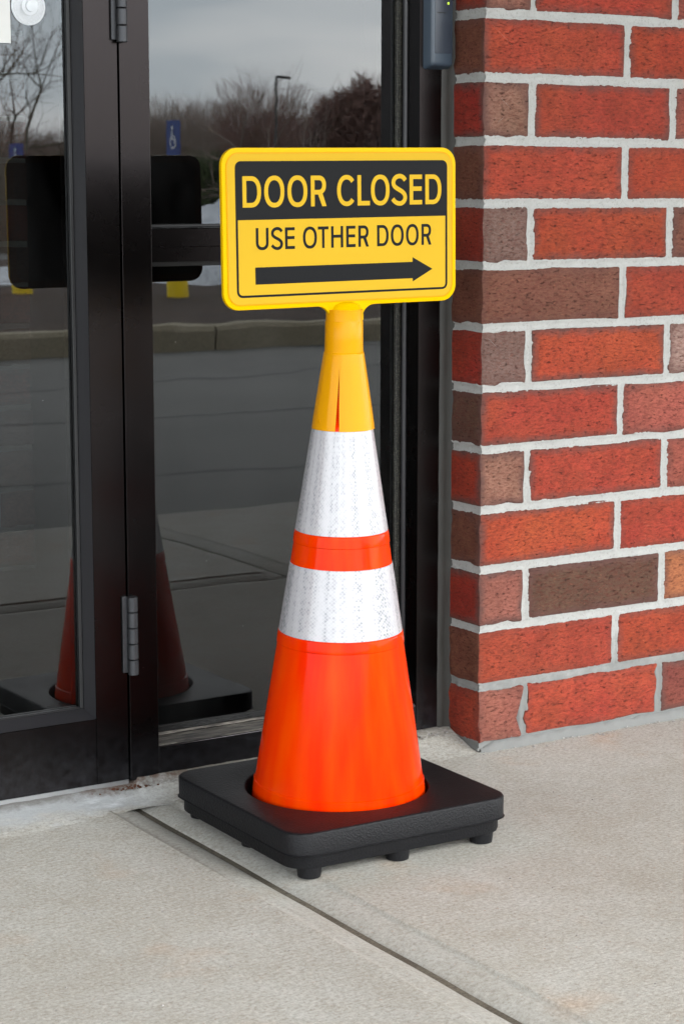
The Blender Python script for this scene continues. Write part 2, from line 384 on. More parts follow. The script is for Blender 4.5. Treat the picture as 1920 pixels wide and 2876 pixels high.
# prismatic white sheeting: fine diamond lattice from uv-free cylindrical coords
m = Mat('prismatic_white_sheeting'); tc = m.new('TexCoord'); sx = m.new('SeparateXYZ'); m.l.new(tc.outputs['Object'], sx.inputs[0])
ang = m.math('ARCTAN2', sx.outputs['Y'], sx.outputs['X']); u_ = m.math('MULTIPLY', ang, 14.0); z_ = m.math('MULTIPLY', sx.outputs['Z'], 190.0)
a1 = m.math('ADD', u_, z_); a2 = m.math('SUBTRACT', u_, z_)
def tri(x): return m.math('ABSOLUTE', m.math('SUBTRACT', m.math('FRACT', x), 0.5))
e1 = m.math('MAXIMUM', tri(a1), tri(a2)); line = m.ramp(e1, [(0.40, 0.0), (0.46, 1.0)])
cell = m.new('TexWhiteNoise'); cell.noise_dimensions = '2D'; cv = m.new('CombineXYZ')
m.l.new(m.math('FLOOR', a1), cv.inputs[0]); m.l.new(m.math('FLOOR', a2), cv.inputs[1]); m.l.new(cv.outputs[0], cell.inputs['Vector'])
# facet reflections painted in as grey cells, strongest in some vertical columns
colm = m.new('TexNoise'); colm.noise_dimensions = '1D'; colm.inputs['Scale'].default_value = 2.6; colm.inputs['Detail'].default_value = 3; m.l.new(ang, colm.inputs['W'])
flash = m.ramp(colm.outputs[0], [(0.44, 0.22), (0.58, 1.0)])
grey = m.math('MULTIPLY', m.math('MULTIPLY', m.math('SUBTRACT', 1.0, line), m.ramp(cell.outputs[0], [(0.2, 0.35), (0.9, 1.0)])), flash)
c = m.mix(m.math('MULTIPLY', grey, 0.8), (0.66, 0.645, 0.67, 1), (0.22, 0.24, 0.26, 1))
M['sheeting'] = m.set(Base_Color=c, Roughness=0.22, Normal=m.bump(line, 0.12, 0.0004)); m.b.inputs['Coat Weight'].default_value = 0.3
M['paper'] = plain('white_card', (0.84, 0.84, 0.80, 1), 0.6)
m = Mat('clear_vinyl'); m.set(Base_Color=(0.9, 0.92, 0.94, 1), Roughness=0.12); m.b.inputs['Alpha'].default_value = 0.22; m.b.inputs['IOR'].default_value = 1.5; M['clear'] = m.m
m = Mat('frosted_vinyl'); m.set(Base_Color=(0.85, 0.88, 0.90, 1), Roughness=0.2); m.b.inputs['Alpha'].default_value = 0.42; M['frost'] = m.m
M['reader'] = plain('slate_plastic', srgb(66, 80, 94), 0.36, 0.0, (600, 0.08, 0.0005))
M['reader_face'] = plain('slate_panel', srgb(58, 66, 78), 0.30)
m = Mat('status_led'); m.set(Base_Color=(0.4, 0.6, 0.05, 1), Roughness=0.3); m.b.inputs['Emission Color'].default_value = (0.6, 0.9, 0.05, 1); m.b.inputs['Emission Strength'].default_value = 0.2; M['led'] = m.m
M['bark_dark'] = plain('dark_bark', srgb(98, 88, 76), 0.9)
M['bark'] = ground_mat('bark', srgb(112, 98, 84), srgb(140, 124, 108), 4, 0.01)
M['twig'] = plain('twigs', srgb(140, 126, 116), 0.9); M['twig_red'] = plain('reddish_twigs', srgb(132, 104, 96), 0.9)
M['evergreen'] = plain('evergreen_leaf', srgb(70, 84, 44), 0.8)
M['blue'] = plain('blue_sign_face', srgb(24, 62, 138), 0.5); M['white'] = plain('white_paint', (0.8, 0.8, 0.8, 1), 0.5)
M['steel'] = plain('galvanised_steel', (0.4, 0.41, 0.42, 1), 0.45, 0.8); M['bollard'] = plain('bollard_yellow', srgb(250, 214, 20), 0.4)
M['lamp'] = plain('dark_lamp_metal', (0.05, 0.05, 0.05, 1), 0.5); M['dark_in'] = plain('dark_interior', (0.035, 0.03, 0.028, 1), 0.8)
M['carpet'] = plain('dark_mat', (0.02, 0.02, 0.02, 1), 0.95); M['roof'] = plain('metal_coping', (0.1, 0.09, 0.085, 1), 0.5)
M['crumb'] = ground_mat('crumbs', srgb(170, 166, 160), srgb(214, 210, 204), 60, 0.002)
m = Mat('brick_courses'); bt = m.new('TexBrick'); bt.inputs['Scale'].default_value = 1.0; bt.inputs['Brick Width'].default_value = 0.3048; bt.inputs['Row Height'].default_value = 0.1016
bt.inputs['Mortar Size'].default_value = 0.00625; bt.inputs['Color1'].default_value = srgb(176, 78, 56); bt.inputs['Color2'].default_value = srgb(140, 84, 66); bt.inputs['Mortar'].default_value = srgb(205, 206, 205)
rx = m.new('Mapping'); rx.inputs['Rotation'].default_value = (R(-90), 0, 0); rx.inputs['Location'].default_value = (0, 0, 0); tcx = m.new('TexCoord'); m.l.new(tcx.outputs['Object'], rx.inputs[0]); m.l.new(rx.outputs[0], bt.inputs['Vector'])
M['courses'] = m.set(Base_Color=bt.outputs[0], Roughness=0.9)

# ================================================================== ground
def sheet(name, x0, x1, y0, y1, z, mat, kind='structure', th=0.3):
    o = obj(name, box(x0, x1, y0, y1, z - th, z, 0), mat); return tag(o, kind=kind)
F_ = 600
sheet('ground', -F_, F_, -F_, F_, -0.10, M['field'], th=1.0)
lot = sheet('parking_lot', -40, 60, -7.9, -2.36, -0.012, M['asphalt'], th=0.08)
sheet('driveway', -60, 80, -60, -24, -0.05, M['asphalt'], th=0.04)
island = sheet('planting_island', -30, 50, -20, -8.06, 0.115, M['mulch'], th=0.2)

def kerb_piece(x0, x1):
    pts = [(-7.9, -0.02), (-7.905, 0.11), (-7.925, 0.137), (-8.05, 0.14), (-8.05, -0.05), (-7.9, -0.05)]
    return prism(pts, 'x', x0, x1)
kerb = empty('kerb', (10, -7.97, 0), kind='structure')
for i in range(12):
    x0 = -8 + i * 3.0; o = obj('kerb_stone', kerb_piece(x0 + 0.008, x0 + 2.992), M['kerb']); o.parent = kerb; o.matrix_parent_inverse = Matrix.Translation((-10, 7.97, 0))

# sidewalk slabs with tooled edges and a trowelled margin
def slab(x0, x1, y0, y1, fine=False):
    rings = [(0.0, -0.090), (0.0006, -0.014), (0.002, -0.0108), (0.007, -0.0086), (0.015, -0.0060), (0.026, -0.0030), (0.038, -0.0016), (0.050, -0.0014), (0.0512, 0.0010), (0.055, 0.0018), (0.064, 0.0)]
    bm = bmesh.new(); prev = None
    cx, cy, hx, hy = (x0 + x1) / 2, (y0 + y1) / 2, (x1 - x0) / 2, (y1 - y0) / 2
    nx = max(2, int(hx * 2 / 0.05)); ny = max(2, int(hy * 2 / 0.05))
    for (d, z) in rings:
        w, h = hx - d, hy - d; pts = []
        for i in range(nx): pts.append((cx - w + 2 * w * i / nx, cy - h))
        for i in range(ny): pts.append((cx + w, cy - h + 2 * h * i / ny))
        for i in range(nx): pts.append((cx + w - 2 * w * i / nx, cy + h))
        for i in range(ny): pts.append((cx - w, cy + h - 2 * h * i / ny))
        ring = []
        for (px, py) in pts:
            nz = noise.noise(Vector((px * 9, py * 9, d * 40))) if fine else 0
            amp = 0.0016 if 0.03 < d else 0.0022
            ring.append(bm.verts.new((px + nz * amp * (0 if d < 0.0005 else 1), py + 0.5 * nz * amp * (0 if d < 0.0005 else 1), z + nz * 0.0004)))
        if prev:
            for i in range(len(ring)):
                f = bm.faces.new((prev[i], prev[(i + 1) % len(ring)], ring[(i + 1) % len(ring)], ring[i]))
                f.material_index = 1 if d <= 0.0502 else 0; f.smooth = d > 0.0011
        prev = ring
    f = bm.faces.new(prev); f.smooth = True
    bmesh.ops.recalc_face_normals(bm, faces=bm.faces)
    me = bpy.data.meshes.new("mesh"); bm.to_mesh(me); bm.free(); return me
walk = empty('sidewalk', (0, -1.2, 0), kind='structure')
o = obj('slab_bed', box(-8, 9, -2.34, 0.4, -0.095, -0.0112, 0), M['joint_dirt']); o.parent = walk; o.matrix_parent_inverse = Matrix.Translation((0, 1.2, 0))
xs = [-5.42, -4.22, -3.02, -1.82, -0.619, 0.58, 1.78, 2.98, 4.18, 5.38, 6.58]
for i in range(len(xs) - 1):
    for (y0, y1) in ((-1.30, 0.10), (-2.35, -1.30)):
        if y1 > 0 and xs[i] > 0.5: y1 = -0.004
        near = abs(i - 3.5) < 1.1
        g = 0.0036
        o = obj('slab', slab(xs[i] + g, xs[i + 1] - g, y0 + g, y1 - g, near), [M['broomed'], M['trowelled']])
        o.parent = walk; o.matrix_parent_inverse = Matrix.Translation((0, 1.2, 0))

# cement wash ramped up to the door and frame
def wash():
    verts, faces = [], []; nx, ny = 300, 24
    for i in range(nx + 1):
        x = -1.62 + 1.62 * i / nx
        ystart = -0.020 + 0.012 * noise.noise(Vector((x * 6, 0, 3))) + 0.05 * math.exp(-((x + 0.62) / 0.09) ** 2)
        for j in range(ny + 1):
            t = j / ny; y = ystart + (0.125 - ystart) * t
            top = 0.021 if x < -0.6 else 0.030
            q_ = min(1, t * (0.125 - ystart) / (0.088 - ystart)); z = -0.0012 + (top + 0.0012) * q_ ** 1.5 + 0.0010 * noise.noise(Vector((x * 40, y * 40, 0))) + 0.0004 * noise.noise(Vector((x * 130, y * 130, 5)))
            verts.append((x, y, z))
    for i in range(nx):
        for j in range(ny):
            a = i * (ny + 1) + j; faces.append((a, a + ny + 1, a + ny + 2, a + 1))
    return raw(verts, faces, True)
tag(obj('cement_wash', wash(), M['wash']), kind='structure')

# ================================================================== brick walls
BL, BH, BD, PITCH_Z, PITCH_X, JT = 0.2923, 0.0891, 0.092, 0.1016, 0.3048, 0.0125
Z0 = 0.012
def brick_mesh(seed, rough_end=False, nd=1):
    bm = bmesh.new(); bmesh.ops.create_cube(bm, size=1)
    for v in bm.verts: v.co = Vector((v.co.x * BL, v.co.y * BD, v.co.z * BH))
    bmesh.ops.subdivide_edges(bm, edges=[e for e in bm.edges], cuts=5, use_grid_fill=True)
    bmesh.ops.bevel(bm, geom=[e for e in bm.edges if len(e.link_faces) == 2 and e.calc_face_angle(0) > 0.5], offset=0.0032, segments=2, affect='EDGES', profile=0.5)
    for v in bm.verts:
        q = v.co * 23 + Vector((seed * 7.3, 0, seed))
        v.co += Vector((noise.noise(q), noise.noise(q + Vector((9, 0, 0))), noise.noise(q + Vector((0, 9, 0))))) * 0.0011
        k2 = noise.noise(v.co * 55 + Vector((seed * 5.7, 1, 2))) * 0.0030
        if abs(v.co.z) > BH / 2 - 0.004: v.co.z += k2
        if abs(v.co.x) > BL / 2 - 0.004: v.co.x += k2
        if rough_end:
            q = v.co * 38 + Vector((seed * 3.1, 5, 0)); k = noise.noise(q) * 0.007
            if abs(v.co.x) > BL / 2 - 0.006: v.co.x += k
            if abs(v.co.y) > BD / 2 - 0.006 and seed == 5: v.co.y += k * 0.8
    bmesh.ops.recalc_face_normals(bm, faces=bm.faces)
    for f in bm.faces:
        f.normal_update(); f.material_index = 1 if abs(f.normal.x) > 0.72 else 0; f.smooth = False
    me = bpy.data.meshes.new("brick"); bm.to_mesh(me); bm.free()
    me.materials.append(M['brick_face']); me.materials.append(M['brick_end']); return sharp(me, 40)
brick_meshes = [brick_mesh(i) for i in range(5)]
chipped = [brick_mesh(5, True), brick_mesh(6, True)]
RED, ORG, PNK, BRN, DRK, TAN, PAL = (182, 77, 53), (184, 80, 49), (170, 94, 78), (138, 92, 74), (106, 80, 64), (184, 118, 78), (168, 140, 128)
def put_brick(wall, x, y, z, rz, face, end, mesh=None):
    me = mesh or random.choice(brick_meshes)
    o = bpy.data.objects.new('brick', me); scene.collection.objects.link(o)
    o.parent = wall
    o.location = Vector((x + random.uniform(-.0008, .0008), y + random.uniform(-.0007, .0007), z + random.uniform(-.0006, .0006))) - wall.location
    o.rotation_euler = (random.uniform(-.003, .003), random.uniform(-.003, .003), rz + random.uniform(-.004, .004) + (math.pi if random.random() < .5 and mesh is None and False else 0))
    j = random.uniform(0.94, 1.06); cc = srgb(*[min(255, c_ * j) for c_ in face])
    o.color = (cc[0], cc[1], cc[2], end)
    return o
def rand_face():
    return random.choice([RED, RED, RED, ORG, ORG, RED, PNK, BRN, DRK, TAN])

# right-hand wall: courses listed from the pavement up: (return face/end tone, [front colours])
rows = {0: [(176, 72, 46), 1.0, [RED, (140, 80, 66)]], 1: [0.25, None, [RED, ORG]], 2: [(170, 60, 38), 0.95, [DRK, TAN]], 3: [0.22, None, [ORG, RED]],
        4: [(176, 66, 40), 0.78, [RED, PNK]], 5: [0.02, None, [RED, PNK]], 6: [(172, 62, 40), 0.5, [ORG, PAL]], 7: [0.22, None, [BRN, RED]],
        8: [(160, 58, 40), 0.5, [ORG, BRN]], 9: [0.2, None, [RED, ORG]], 10: [(160, 58, 40), 0.72, [RED, PNK]], 11: [0.24, None, [RED, ORG]], 12: [(166, 62, 44), 0.85, [RED, PNK]]}
wall = empty('brick_wall', (0.8, 0.1, 0), 'red and brown brick wall with pale mortar, its corner beside the glass door frame', 'wall')
NROW = 21; XEND = 1.75
for n in range(NROW):
    z = Z0 + PITCH_Z * n + PITCH_Z / 2
    r = rows.get(n)
    if n % 2 == 0:      # brick end on the front at the corner, long face on the return
        face = r[0] if r else RED; end = r[1] if r else random.random(); cols = r[2] if r else []
        put_brick(wall, BD / 2, BL / 2, z, R(90), face, end, chipped[0] if n == 0 else None)
        x = 0.1016 + 0.002; k = 0
    else:
        cols = r[2] if r else []; end = r[0] if r else random.random()
        put_brick(wall, BL / 2, BD / 2, z, 0, cols[0] if cols else rand_face(), end)
        x = PITCH_X; k = 1
    while x < XEND:
        put_brick(wall, x + BL / 2, BD / 2, z, 0, cols[k] if k < len(cols) else rand_face(), random.random(), chipped[1] if (n == 0 and k == 0) else None)
        x += PITCH_X; k += 1

def joint_dist(s, z, ret):
    """distance (m) from the edge of the nearest joint; <0 inside the joint"""
    t = (z - Z0) / PITCH_Z; dz = abs(t - round(t)) * PITCH_Z - JT / 2
    n = int(math.floor(t)); dx = 1
    if not ret:
        off = 0.0978 if n % 2 == 0 else 0.2986
        u = (s - off) / PITCH_X; k = round(u)
        if k >= 0: dx = abs(u - k) * PITCH_X - JT / 2
    return min(dz, dx)

def mortar_mesh(sign=1, xc=0.0, xend=1.75, ret=0.115, zt=2.145, dense=True):
    ss = []; s = -ret
    while s < xend:
        ss.append(s); s += 0.0026 if (dense and s < 0.50) else 0.025
    zs = []; z = -0.02
    while z < zt:
        zs.append(z); z += 0.0026 if (dense and z < 1.30) else 0.02
    verts, faces = [], []
    for s in ss:
        for z in zs:
            d = joint_dist(abs(s) if s >= 0 else s, z, s < 0)
            q = Vector((s * 1.0, 0, z))
            nn = noise.noise(q * 90) * 0.5 + noise.noise(q * 230) * 0.5 + noise.noise(q * 22) * 0.35
            dep = 0.0010 + 0.0034 * nn
            if d > 0.0025: dep = 0.0016 + (d - 0.0025) * 1.3 + 0.0030 * nn
            if d < -0.0015: dep = 0.0026 + 0.0012 * nn
            if d > 0.009: dep = max(dep, 0.006)
            if s >= 0: x, y = s, dep
            else: x, y = dep, -s
            if s >= 0 and x < dep: x = dep
            verts.append((xc + sign * x, y, z))
    nz = len(zs)
    for i in range(len(ss) - 1):
        for j in range(nz - 1):
            a = i * nz + j; f = (a, a + nz, a + nz + 1, a + 1); faces.append(f if sign > 0 else f[::-1])
    return raw(verts, faces, True)
o = obj('mortar', mortar_mesh(), M['mortar']); o.parent = wall; o.matrix_parent_inverse = Matrix.Translation(-wall.location)
o = obj('wall_core', box(0.03, 4.0, 0.03, 0.30, -0.05, 2.14, 0), M['mortar']); o.parent = wall; o.matrix_parent_inverse = Matrix.Translation(-wall.location)
def base_strip():
    verts, faces = [], []; nx = 420
    for i in range(nx + 1):
        x = 0.006 + 1.75 * i / nx
        e = 0.004 * noise.noise(Vector((x * 30, 1, 0))) + 0.002 * noise.noise(Vector((x * 120, 4, 0))) + (0.006 + 0.004 * noise.noise(Vector((x * 8, 3, 0))))
        h = 0.0165 + 0.003 * noise.noise(Vector((x * 45, 7, 0))); ta = min(1.0, max(0.0, (x - 0.006) / 0.03)); e *= 0.25 + 0.75 * ta; h *= 0.45 + 0.55 * ta
        for (y, z) in ((0.02, h), (-0.0005 - e * 0.12, h - 0.001), (-e * 0.75, 0.008), (-e, 0.001), (-e - 0.004, -0.004)): verts.append((x, y, z + 0.0022 * noise.noise(Vector((x * 110, y * 150, z * 100)))))
    for i in range(nx):
        for j in range(4): a = i * 5 + j; faces.append((a, a + 5, a + 6, a + 1)[::-1])
    return raw(verts, faces, True)
o = obj('mortar_bed', base_strip(), M['mortar']); o.parent = wall; o.matrix_parent_inverse = Matrix.Translation(-wall.location)
o = obj('far_courses', box(1.78, 6.0, -0.001, 0.3, 0.0, 2.14, 0), M['courses']); o.parent = wall; o.matrix_parent_inverse = Matrix.Translation(-wall.location)

# left pier, past the far jamb of the door
XL = -1.606
pier = empty('brick_pier', (-2.1, 0.1, 0), 'red and brown brick pier on the hinge-free side of the glass door', 'wall')
for n in range(NROW):
    z = Z0 + PITCH_Z * n + PITCH_Z / 2
    if n % 2 == 0: put_brick(pier, XL - BD / 2, BL / 2, z, R(90), rand_face(), random.random()); x = 0.1036
    else: x = 0.0
    while x < 0.95:
        put_brick(pier, XL - x - BL / 2, BD / 2, z, 0, rand_face(), random.random()); x += PITCH_X
o = obj('mortar', mortar_mesh(-1, XL, 1.2, 0.115, 2.145, False), M['mortar']); o.parent = pier; o.matrix_parent_inverse = Matrix.Translation(-pier.location)
o = obj('far_courses', box(-6, XL - 1.23, -0.001, 0.3, 0.0, 2.14, 0), M['courses']); o.parent = pier; o.matrix_parent_inverse = Matrix.Translation(-pier.location)
o = obj('wall_core', box(XL - 1.2, XL - 0.03, 0.03, 0.3, -0.05, 2.14, 0), M['mortar']); o.parent = pier; o.matrix_parent_inverse = Matrix.Translation(-pier.location)
upper = empty('upper_facade', (0, 0.1, 2.15), 'brick facade with an added unseen canopy and dark metal coping above the door', 'wall')
o = obj('wall', box(-6, 6, 0.0, 0.3, 2.1465, 3.9, 0), M['courses']); o.parent = upper; o.matrix_parent_inverse = Matrix.Translation(-upper.location)
M['soffit'] = plain('painted_soffit', (0.35, 0.34, 0.33, 1), 0.7)
o = obj('added_canopy_soffit', box(-8, 8, -3.1, -0.002, 2.6, 2.72, 0.004), M['soffit']); o.parent = upper; o.matrix_parent_inverse = Matrix.Translation(-upper.location)  # unseen canopy, added and sized to cut the sky light at the entrance
o = obj('added_canopy_fascia', box(-8, 8, -3.13, -3.102, 2.56, 3.2, 0.004), M['roof']); o.parent = upper; o.matrix_parent_inverse = Matrix.Translation(-upper.location)
o = obj('coping', box(-6, 6, -0.05, 0.35, 3.9, 4.0, 0.004), M['roof']); o.parent = upper; o.matrix_parent_inverse = Matrix.Translation(-upper.location)

# ================================================================== storefront frame (sidelite) 
FY = 0.088
def kid(name, me, mat, parent, smooth=False):
    o = obj(name, me, mat); o.parent = parent; o.matrix_parent_inverse = Matrix.Translation(-parent.location); return o
sf = empty('sidelite_frame', (-0.3, 0.14, 0.03), 'dark bronze window frame with reflective panes between the door and the brick corner', 'window')
def poly_z(pts, z0, z1): return prism(pts, 'z', z0, z1, 0.0)
# right jamb with stepped glazing pocket
kid('jamb', poly_z([(-0.0665, FY), (-0.0208, FY), (-0.0208, 0.20), (-0.0760, 0.20), (-0.0760, 0.150), (-0.0665, 0.150)], 0.020, 2.146), M['bronze'], sf)
# mullion next to the door
kid('jamb', box(-0.6108, -0.5605, FY, 0.20, 0.0255, 2.146, 0.0009, 2), M['bronze'], sf)
kid('sill', box(-0.5600, -0.0670, FY + 0.0005, 0.20, 0.024, 0.0735, 0.0008, 2), M['bronze'], sf)
kid('sill_ledge', box(-0.5598, -0.0672, FY + 0.003, 0.140, 0.0738, 0.0760, 0.0006), M['sill'], sf)
kid('crossbar', prism([(FY + 0.0005, 0.8390), (FY + 0.0005, 0.8612), (FY + 0.0045, 0.8625), (FY + 0.0045, 0.8890), (FY + 0.008, 0.8905), (0.20, 0.8905), (0.20, 0.8390)], 'x', -0.5600, -0.0670), M['bronze'], sf)
kid('header', box(-1.5850, -0.0208, FY + 0.0012, 0.20, 2.10, 2.1465, 0.001), M['bronze'], sf)
def pane(name, x0, x1, z0, z1, y, mf, parent, th=0.012):
    me = box(x0, x1, y, y + th, z0, z1, 0); me.materials.append(mf); me.materials.append(M['glass_in'])
    for p in me.polygons: p.material_index = 0 if p.normal.y < -0.5 else 1
    return kid(name, me, None, parent)
GY = 0.1455
pane('glass_pane', -0.5595, -0.0765, 0.8915, 2.0990, GY, M['glass_a'], sf)
pane('glass_pane', -0.5595, -0.0765, 0.0770, 0.8380, GY, M['glass_a'], sf)
for (z0, z1) in ((0.8912, 2.0995), (0.0765, 0.8385)):
    kid('gasket', box(-0.0785, -0.0676, 0.1375, 0.1450, z0, z1, 0.0010), M['beads'], sf)
    bm = bmesh.new(); bmesh.ops.create_cone(bm, cap_ends=True, segments=16, radius1=0.0052, radius2=0.0052, depth=z1 - z0)
    for v in bm.verts: v.co += Vector((-0.0672, 0.1285, (z0 + z1) / 2))
    kid('glazing_bead', sharp(to_mesh(bm)), M['bronze_stop'], sf)
    kid('gasket', box(-0.5604, -0.5550, 0.1385, 0.1450, z0, z1, 0.0010), M['rubber'], sf)
kid('gasket', box(-0.5545, -0.0790, 0.1386, 0.1450, 0.8908, 0.8955, 0.001), M['rubber'], sf)
kid('gasket', box(-0.5545, -0.0790, 0.1386, 0.1450, 0.8300, 0.8388, 0.001), M['rubber'], sf)
kid('gasket', box(-0.5545, -0.0790, 0.1402, 0.1450, 0.0762, 0.0805, 0.001), M['sill'], sf)
# wavy sealant between frame and brick
def sealant():
    verts, faces = [], []; nz = 240
    for j in range(nz + 1):
        z = 0.012 + 2.1 * j / nz
        w = 0.0018 * noise.noise(Vector((0, 0, z * 7))) + 0.0008 * noise.noise(Vector((3, 0, z * 31)))
        dpt = 0.0012 * noise.noise(Vector((7, 0, z * 9)))
        for (x, y) in ((-0.0235 + w, FY - 0.0002), (-0.0205 + w, FY - 0.0026 + dpt), (-0.012, FY - 0.0018 + dpt), (-0.003, FY - 0.0030 + dpt), (0.0035, FY - 0.0065 + 0.8 * w)): verts.append((x, y, z))
    for j in range(nz):
        for i in range(4): a = j * 5 + i; faces.append((a, a + 1, a + 6, a + 5))
    return raw(verts, faces, True)
kid('sealant', sealant(), M['sealant'], sf)

# ================================================================== glass door
door = empty('glass_door', (-1.07, 0.11, 0.029), 'closed glass door with dark bronze stiles hung on the left of the frame', 'door')
DZ0, DZ1, DG = 0.0290, 2.098, 0.1240
kid('stile', poly_z([(-0.6145, FY), (-0.6145, 0.132), (-0.6900, 0.132), (-0.6900, 0.1312), (-0.6767, 0.1312), (-0.6767, 0.1150), (-0.6687, FY)], DZ0, DZ1), M['bronze'], door)
kid('stile', poly_z([(-1.5300, FY), (-1.4760, FY), (-1.4680, 0.1150), (-1.4680, 0.132), (-1.5300, 0.132)], DZ0, DZ1), M['bronze'], door)
kid('bottom_rail', prism([(FY + 0.0006, DZ0), (FY + 0.0006, 0.1335), (0.1150, 0.1460), (0.1312, 0.1460), (0.1312, DZ0)], 'x', -1.4756, -0.6694), M['bronze'], door)
kid('top_rail', prism([(FY + 0.0006, 2.0), (FY + 0.0006, 2.097), (0.1312, 2.097), (0.1312, 1.99), (0.115, 1.99)], 'x', -1.4756, -0.6694), M['bronze'], door)
# bevelled glazing stops, sky light on the bevel put into a separate satin colour
kid('glazing_stop', poly_z([(-0.6691, FY + 0.0006), (-0.6686, FY + 0.0020), (-0.6762, 0.1146), (-0.6772, 0.1146)], 0.1346, 1.989), M['bronze_stop'], door)
kid('glazing_stop', prism([(FY + 0.0010, 0.1342), (0.1146, 0.1466), (0.1146, 0.1455), (FY + 0.0025, 0.1335)], 'x', -1.4679, -0.6702), M['bronze_stop'], door)
dp = pane('glass_pane', -1.4700, -0.6780, 0.1450, 1.9920, DG, M['glass_b'], door, 0.010)
for v in dp.data.vertices: v.co.y += (v.co.x + 0.678) * 0.0004      # the pane sits a hair out of square in its stops
kid('gasket', box(-0.6830, -0.6770, 0.1150, 0.1237, 0.1462, 1.9900, 0.001), M['rubber'], door)
kid('gasket', box(-1.4675, -0.6832, 0.1150, 0.1237, 0.1462, 0.1492, 0.001), M['rubber'], door)
kid('threshold', box(-1.533, -0.6125, 0.0915, 0.17, 0.004, 0.0285, 0.001), M['alu'], sf)
kid('jamb', box(-1.5850, -1.5335, FY, 0.20, 0.0255, 2.0995, 0.0009, 2), M['bronze'], sf)
kid('sealant', box(-1.6050, -1.5855, FY - 0.003, 0.12, 0.02, 2.14, 0.001), M['sealant'], sf)
def hinge(zb, zt, xc, first):
    h = kid('hinge', box(xc - 0.0150, xc - 0.0070, 0.0835, 0.0878, zb + 0.004, zt, 0.0006), M['hinge'], door)
    n = 5; L = (zt - zb) / n
    for i in range(n):
        k = lathe([(0.0, zb + i * L + 0.0005), (0.0074, zb + i * L + 0.0005), (0.0082, zb + i * L + 0.0014), (0.0082, zb + (i + 1) * L - 0.0016), (0.0074, zb + (i + 1) * L - 0.0006), (0.0, zb + (i + 1) * L - 0.0006)], 24, cx=xc, cy=0.0796)
        o = obj('knuckle', k, M['hinge']); o.parent = h; o.matrix_parent_inverse = h.matrix_basis.inverted() @ Matrix.Translation(-Vector((0, 0, 0)))
        o.matrix_parent_inverse = Matrix.Translation(-door.location).inverted() @ Matrix.Identity(4) if False else Matrix.Identity(4)
    return h
hinge(1.1655, 1.291, -0.6097, True); hinge(0.1985, 0.3240, -0.6076, False); hinge(1.90, 2.03, -0.6097, False)

# ================================================================== small fixtures
rd = empty('card_reader', (-0.0495, 0.08, 1.145), 'slate grey access reader box mounted on the frame beside the brick corner', 'card reader')
def rounded_block(x0, x1, y0, y1, z0, z1, r, taper=0.0):
    bm = bmesh.new(); bmesh.ops.create_cube(bm, size=1)
    for v in bm.verts:
        fx = 1 - (taper if v.co.y < 0 else 0)
        v.co = Vector(((x0 + x1) / 2 + v.co.x * (x1 - x0) * fx, (y0 + y1) / 2 + v.co.y * (y1 - y0), (z0 + z1) / 2 + v.co.z * (z1 - z0) * (1 - (taper * .4 if v.co.y < 0 else 0))))
    bmesh.ops.bevel(bm, geom=[e for e in bm.edges if min(v.co.y for v in e.verts) < (y0 + y1) / 2], offset=r, segments=4, affect='EDGES', profile=0.6)
    return sharp(to_mesh(bm), 50)
kid('body', rounded_block(-0.0605, -0.0085, 0.0690, 0.0878, 1.1440, 1.3000, 0.0055, 0.20), M['reader'], rd)
kid('face_panel', rounded_block(-0.0500, -0.0185, 0.0682, 0.0700, 1.1690, 1.2830, 0.0007), M['reader_face'], rd)
kid('status_light', rounded_block(-0.0265, -0.0230, 0.0672, 0.0686, 1.2470, 1.2510, 0.0006), M['led'], rd)
kid('slot', rounded_block(-0.0470, -0.0300, 0.0678, 0.0686, 1.2330, 1.2345, 0.0002), M['rubber'], rd)

pn = obj('paper_notice', box(-0.985, -0.7695, 0.1215, 0.1228, 1.1610, 1.4600, 0.0003), M['paper'])
tag(pn, 'blank white card hanging on the door glass at its upper edge', 'notice')
cup = empty('suction_cup', (-0.7405, 0.1232, 1.2150), 'clear round suction cup stuck on the door glass beside the white card', 'suction cup')
def cup_disc(prof, n=40):
    me = lathe(prof, n)
    for v in me.vertices: v.co = Vector((v.co.x, -v.co.z, v.co.y))
    return me
d_ = obj('cup', cup_disc([(0.0265, 0.0), (0.0268, 0.0008), (0.020, 0.0030), (0.0125, 0.0045)]), M['clear']); d_.parent = cup
d_ = obj('rim', cup_disc([(0.0262, 0.0009), (0.0270, 0.0006), (0.0272, 0.0012), (0.0264, 0.0016)]), M['frost']); d_.parent = cup
d_ = obj('knob', cup_disc([(0.0125, 0.0046), (0.0130, 0.0070), (0.0085, 0.0085), (0.0080, 0.0130), (0.0050, 0.0140), (0.0, 0.0142)]), M['frost']); d_.parent = cup

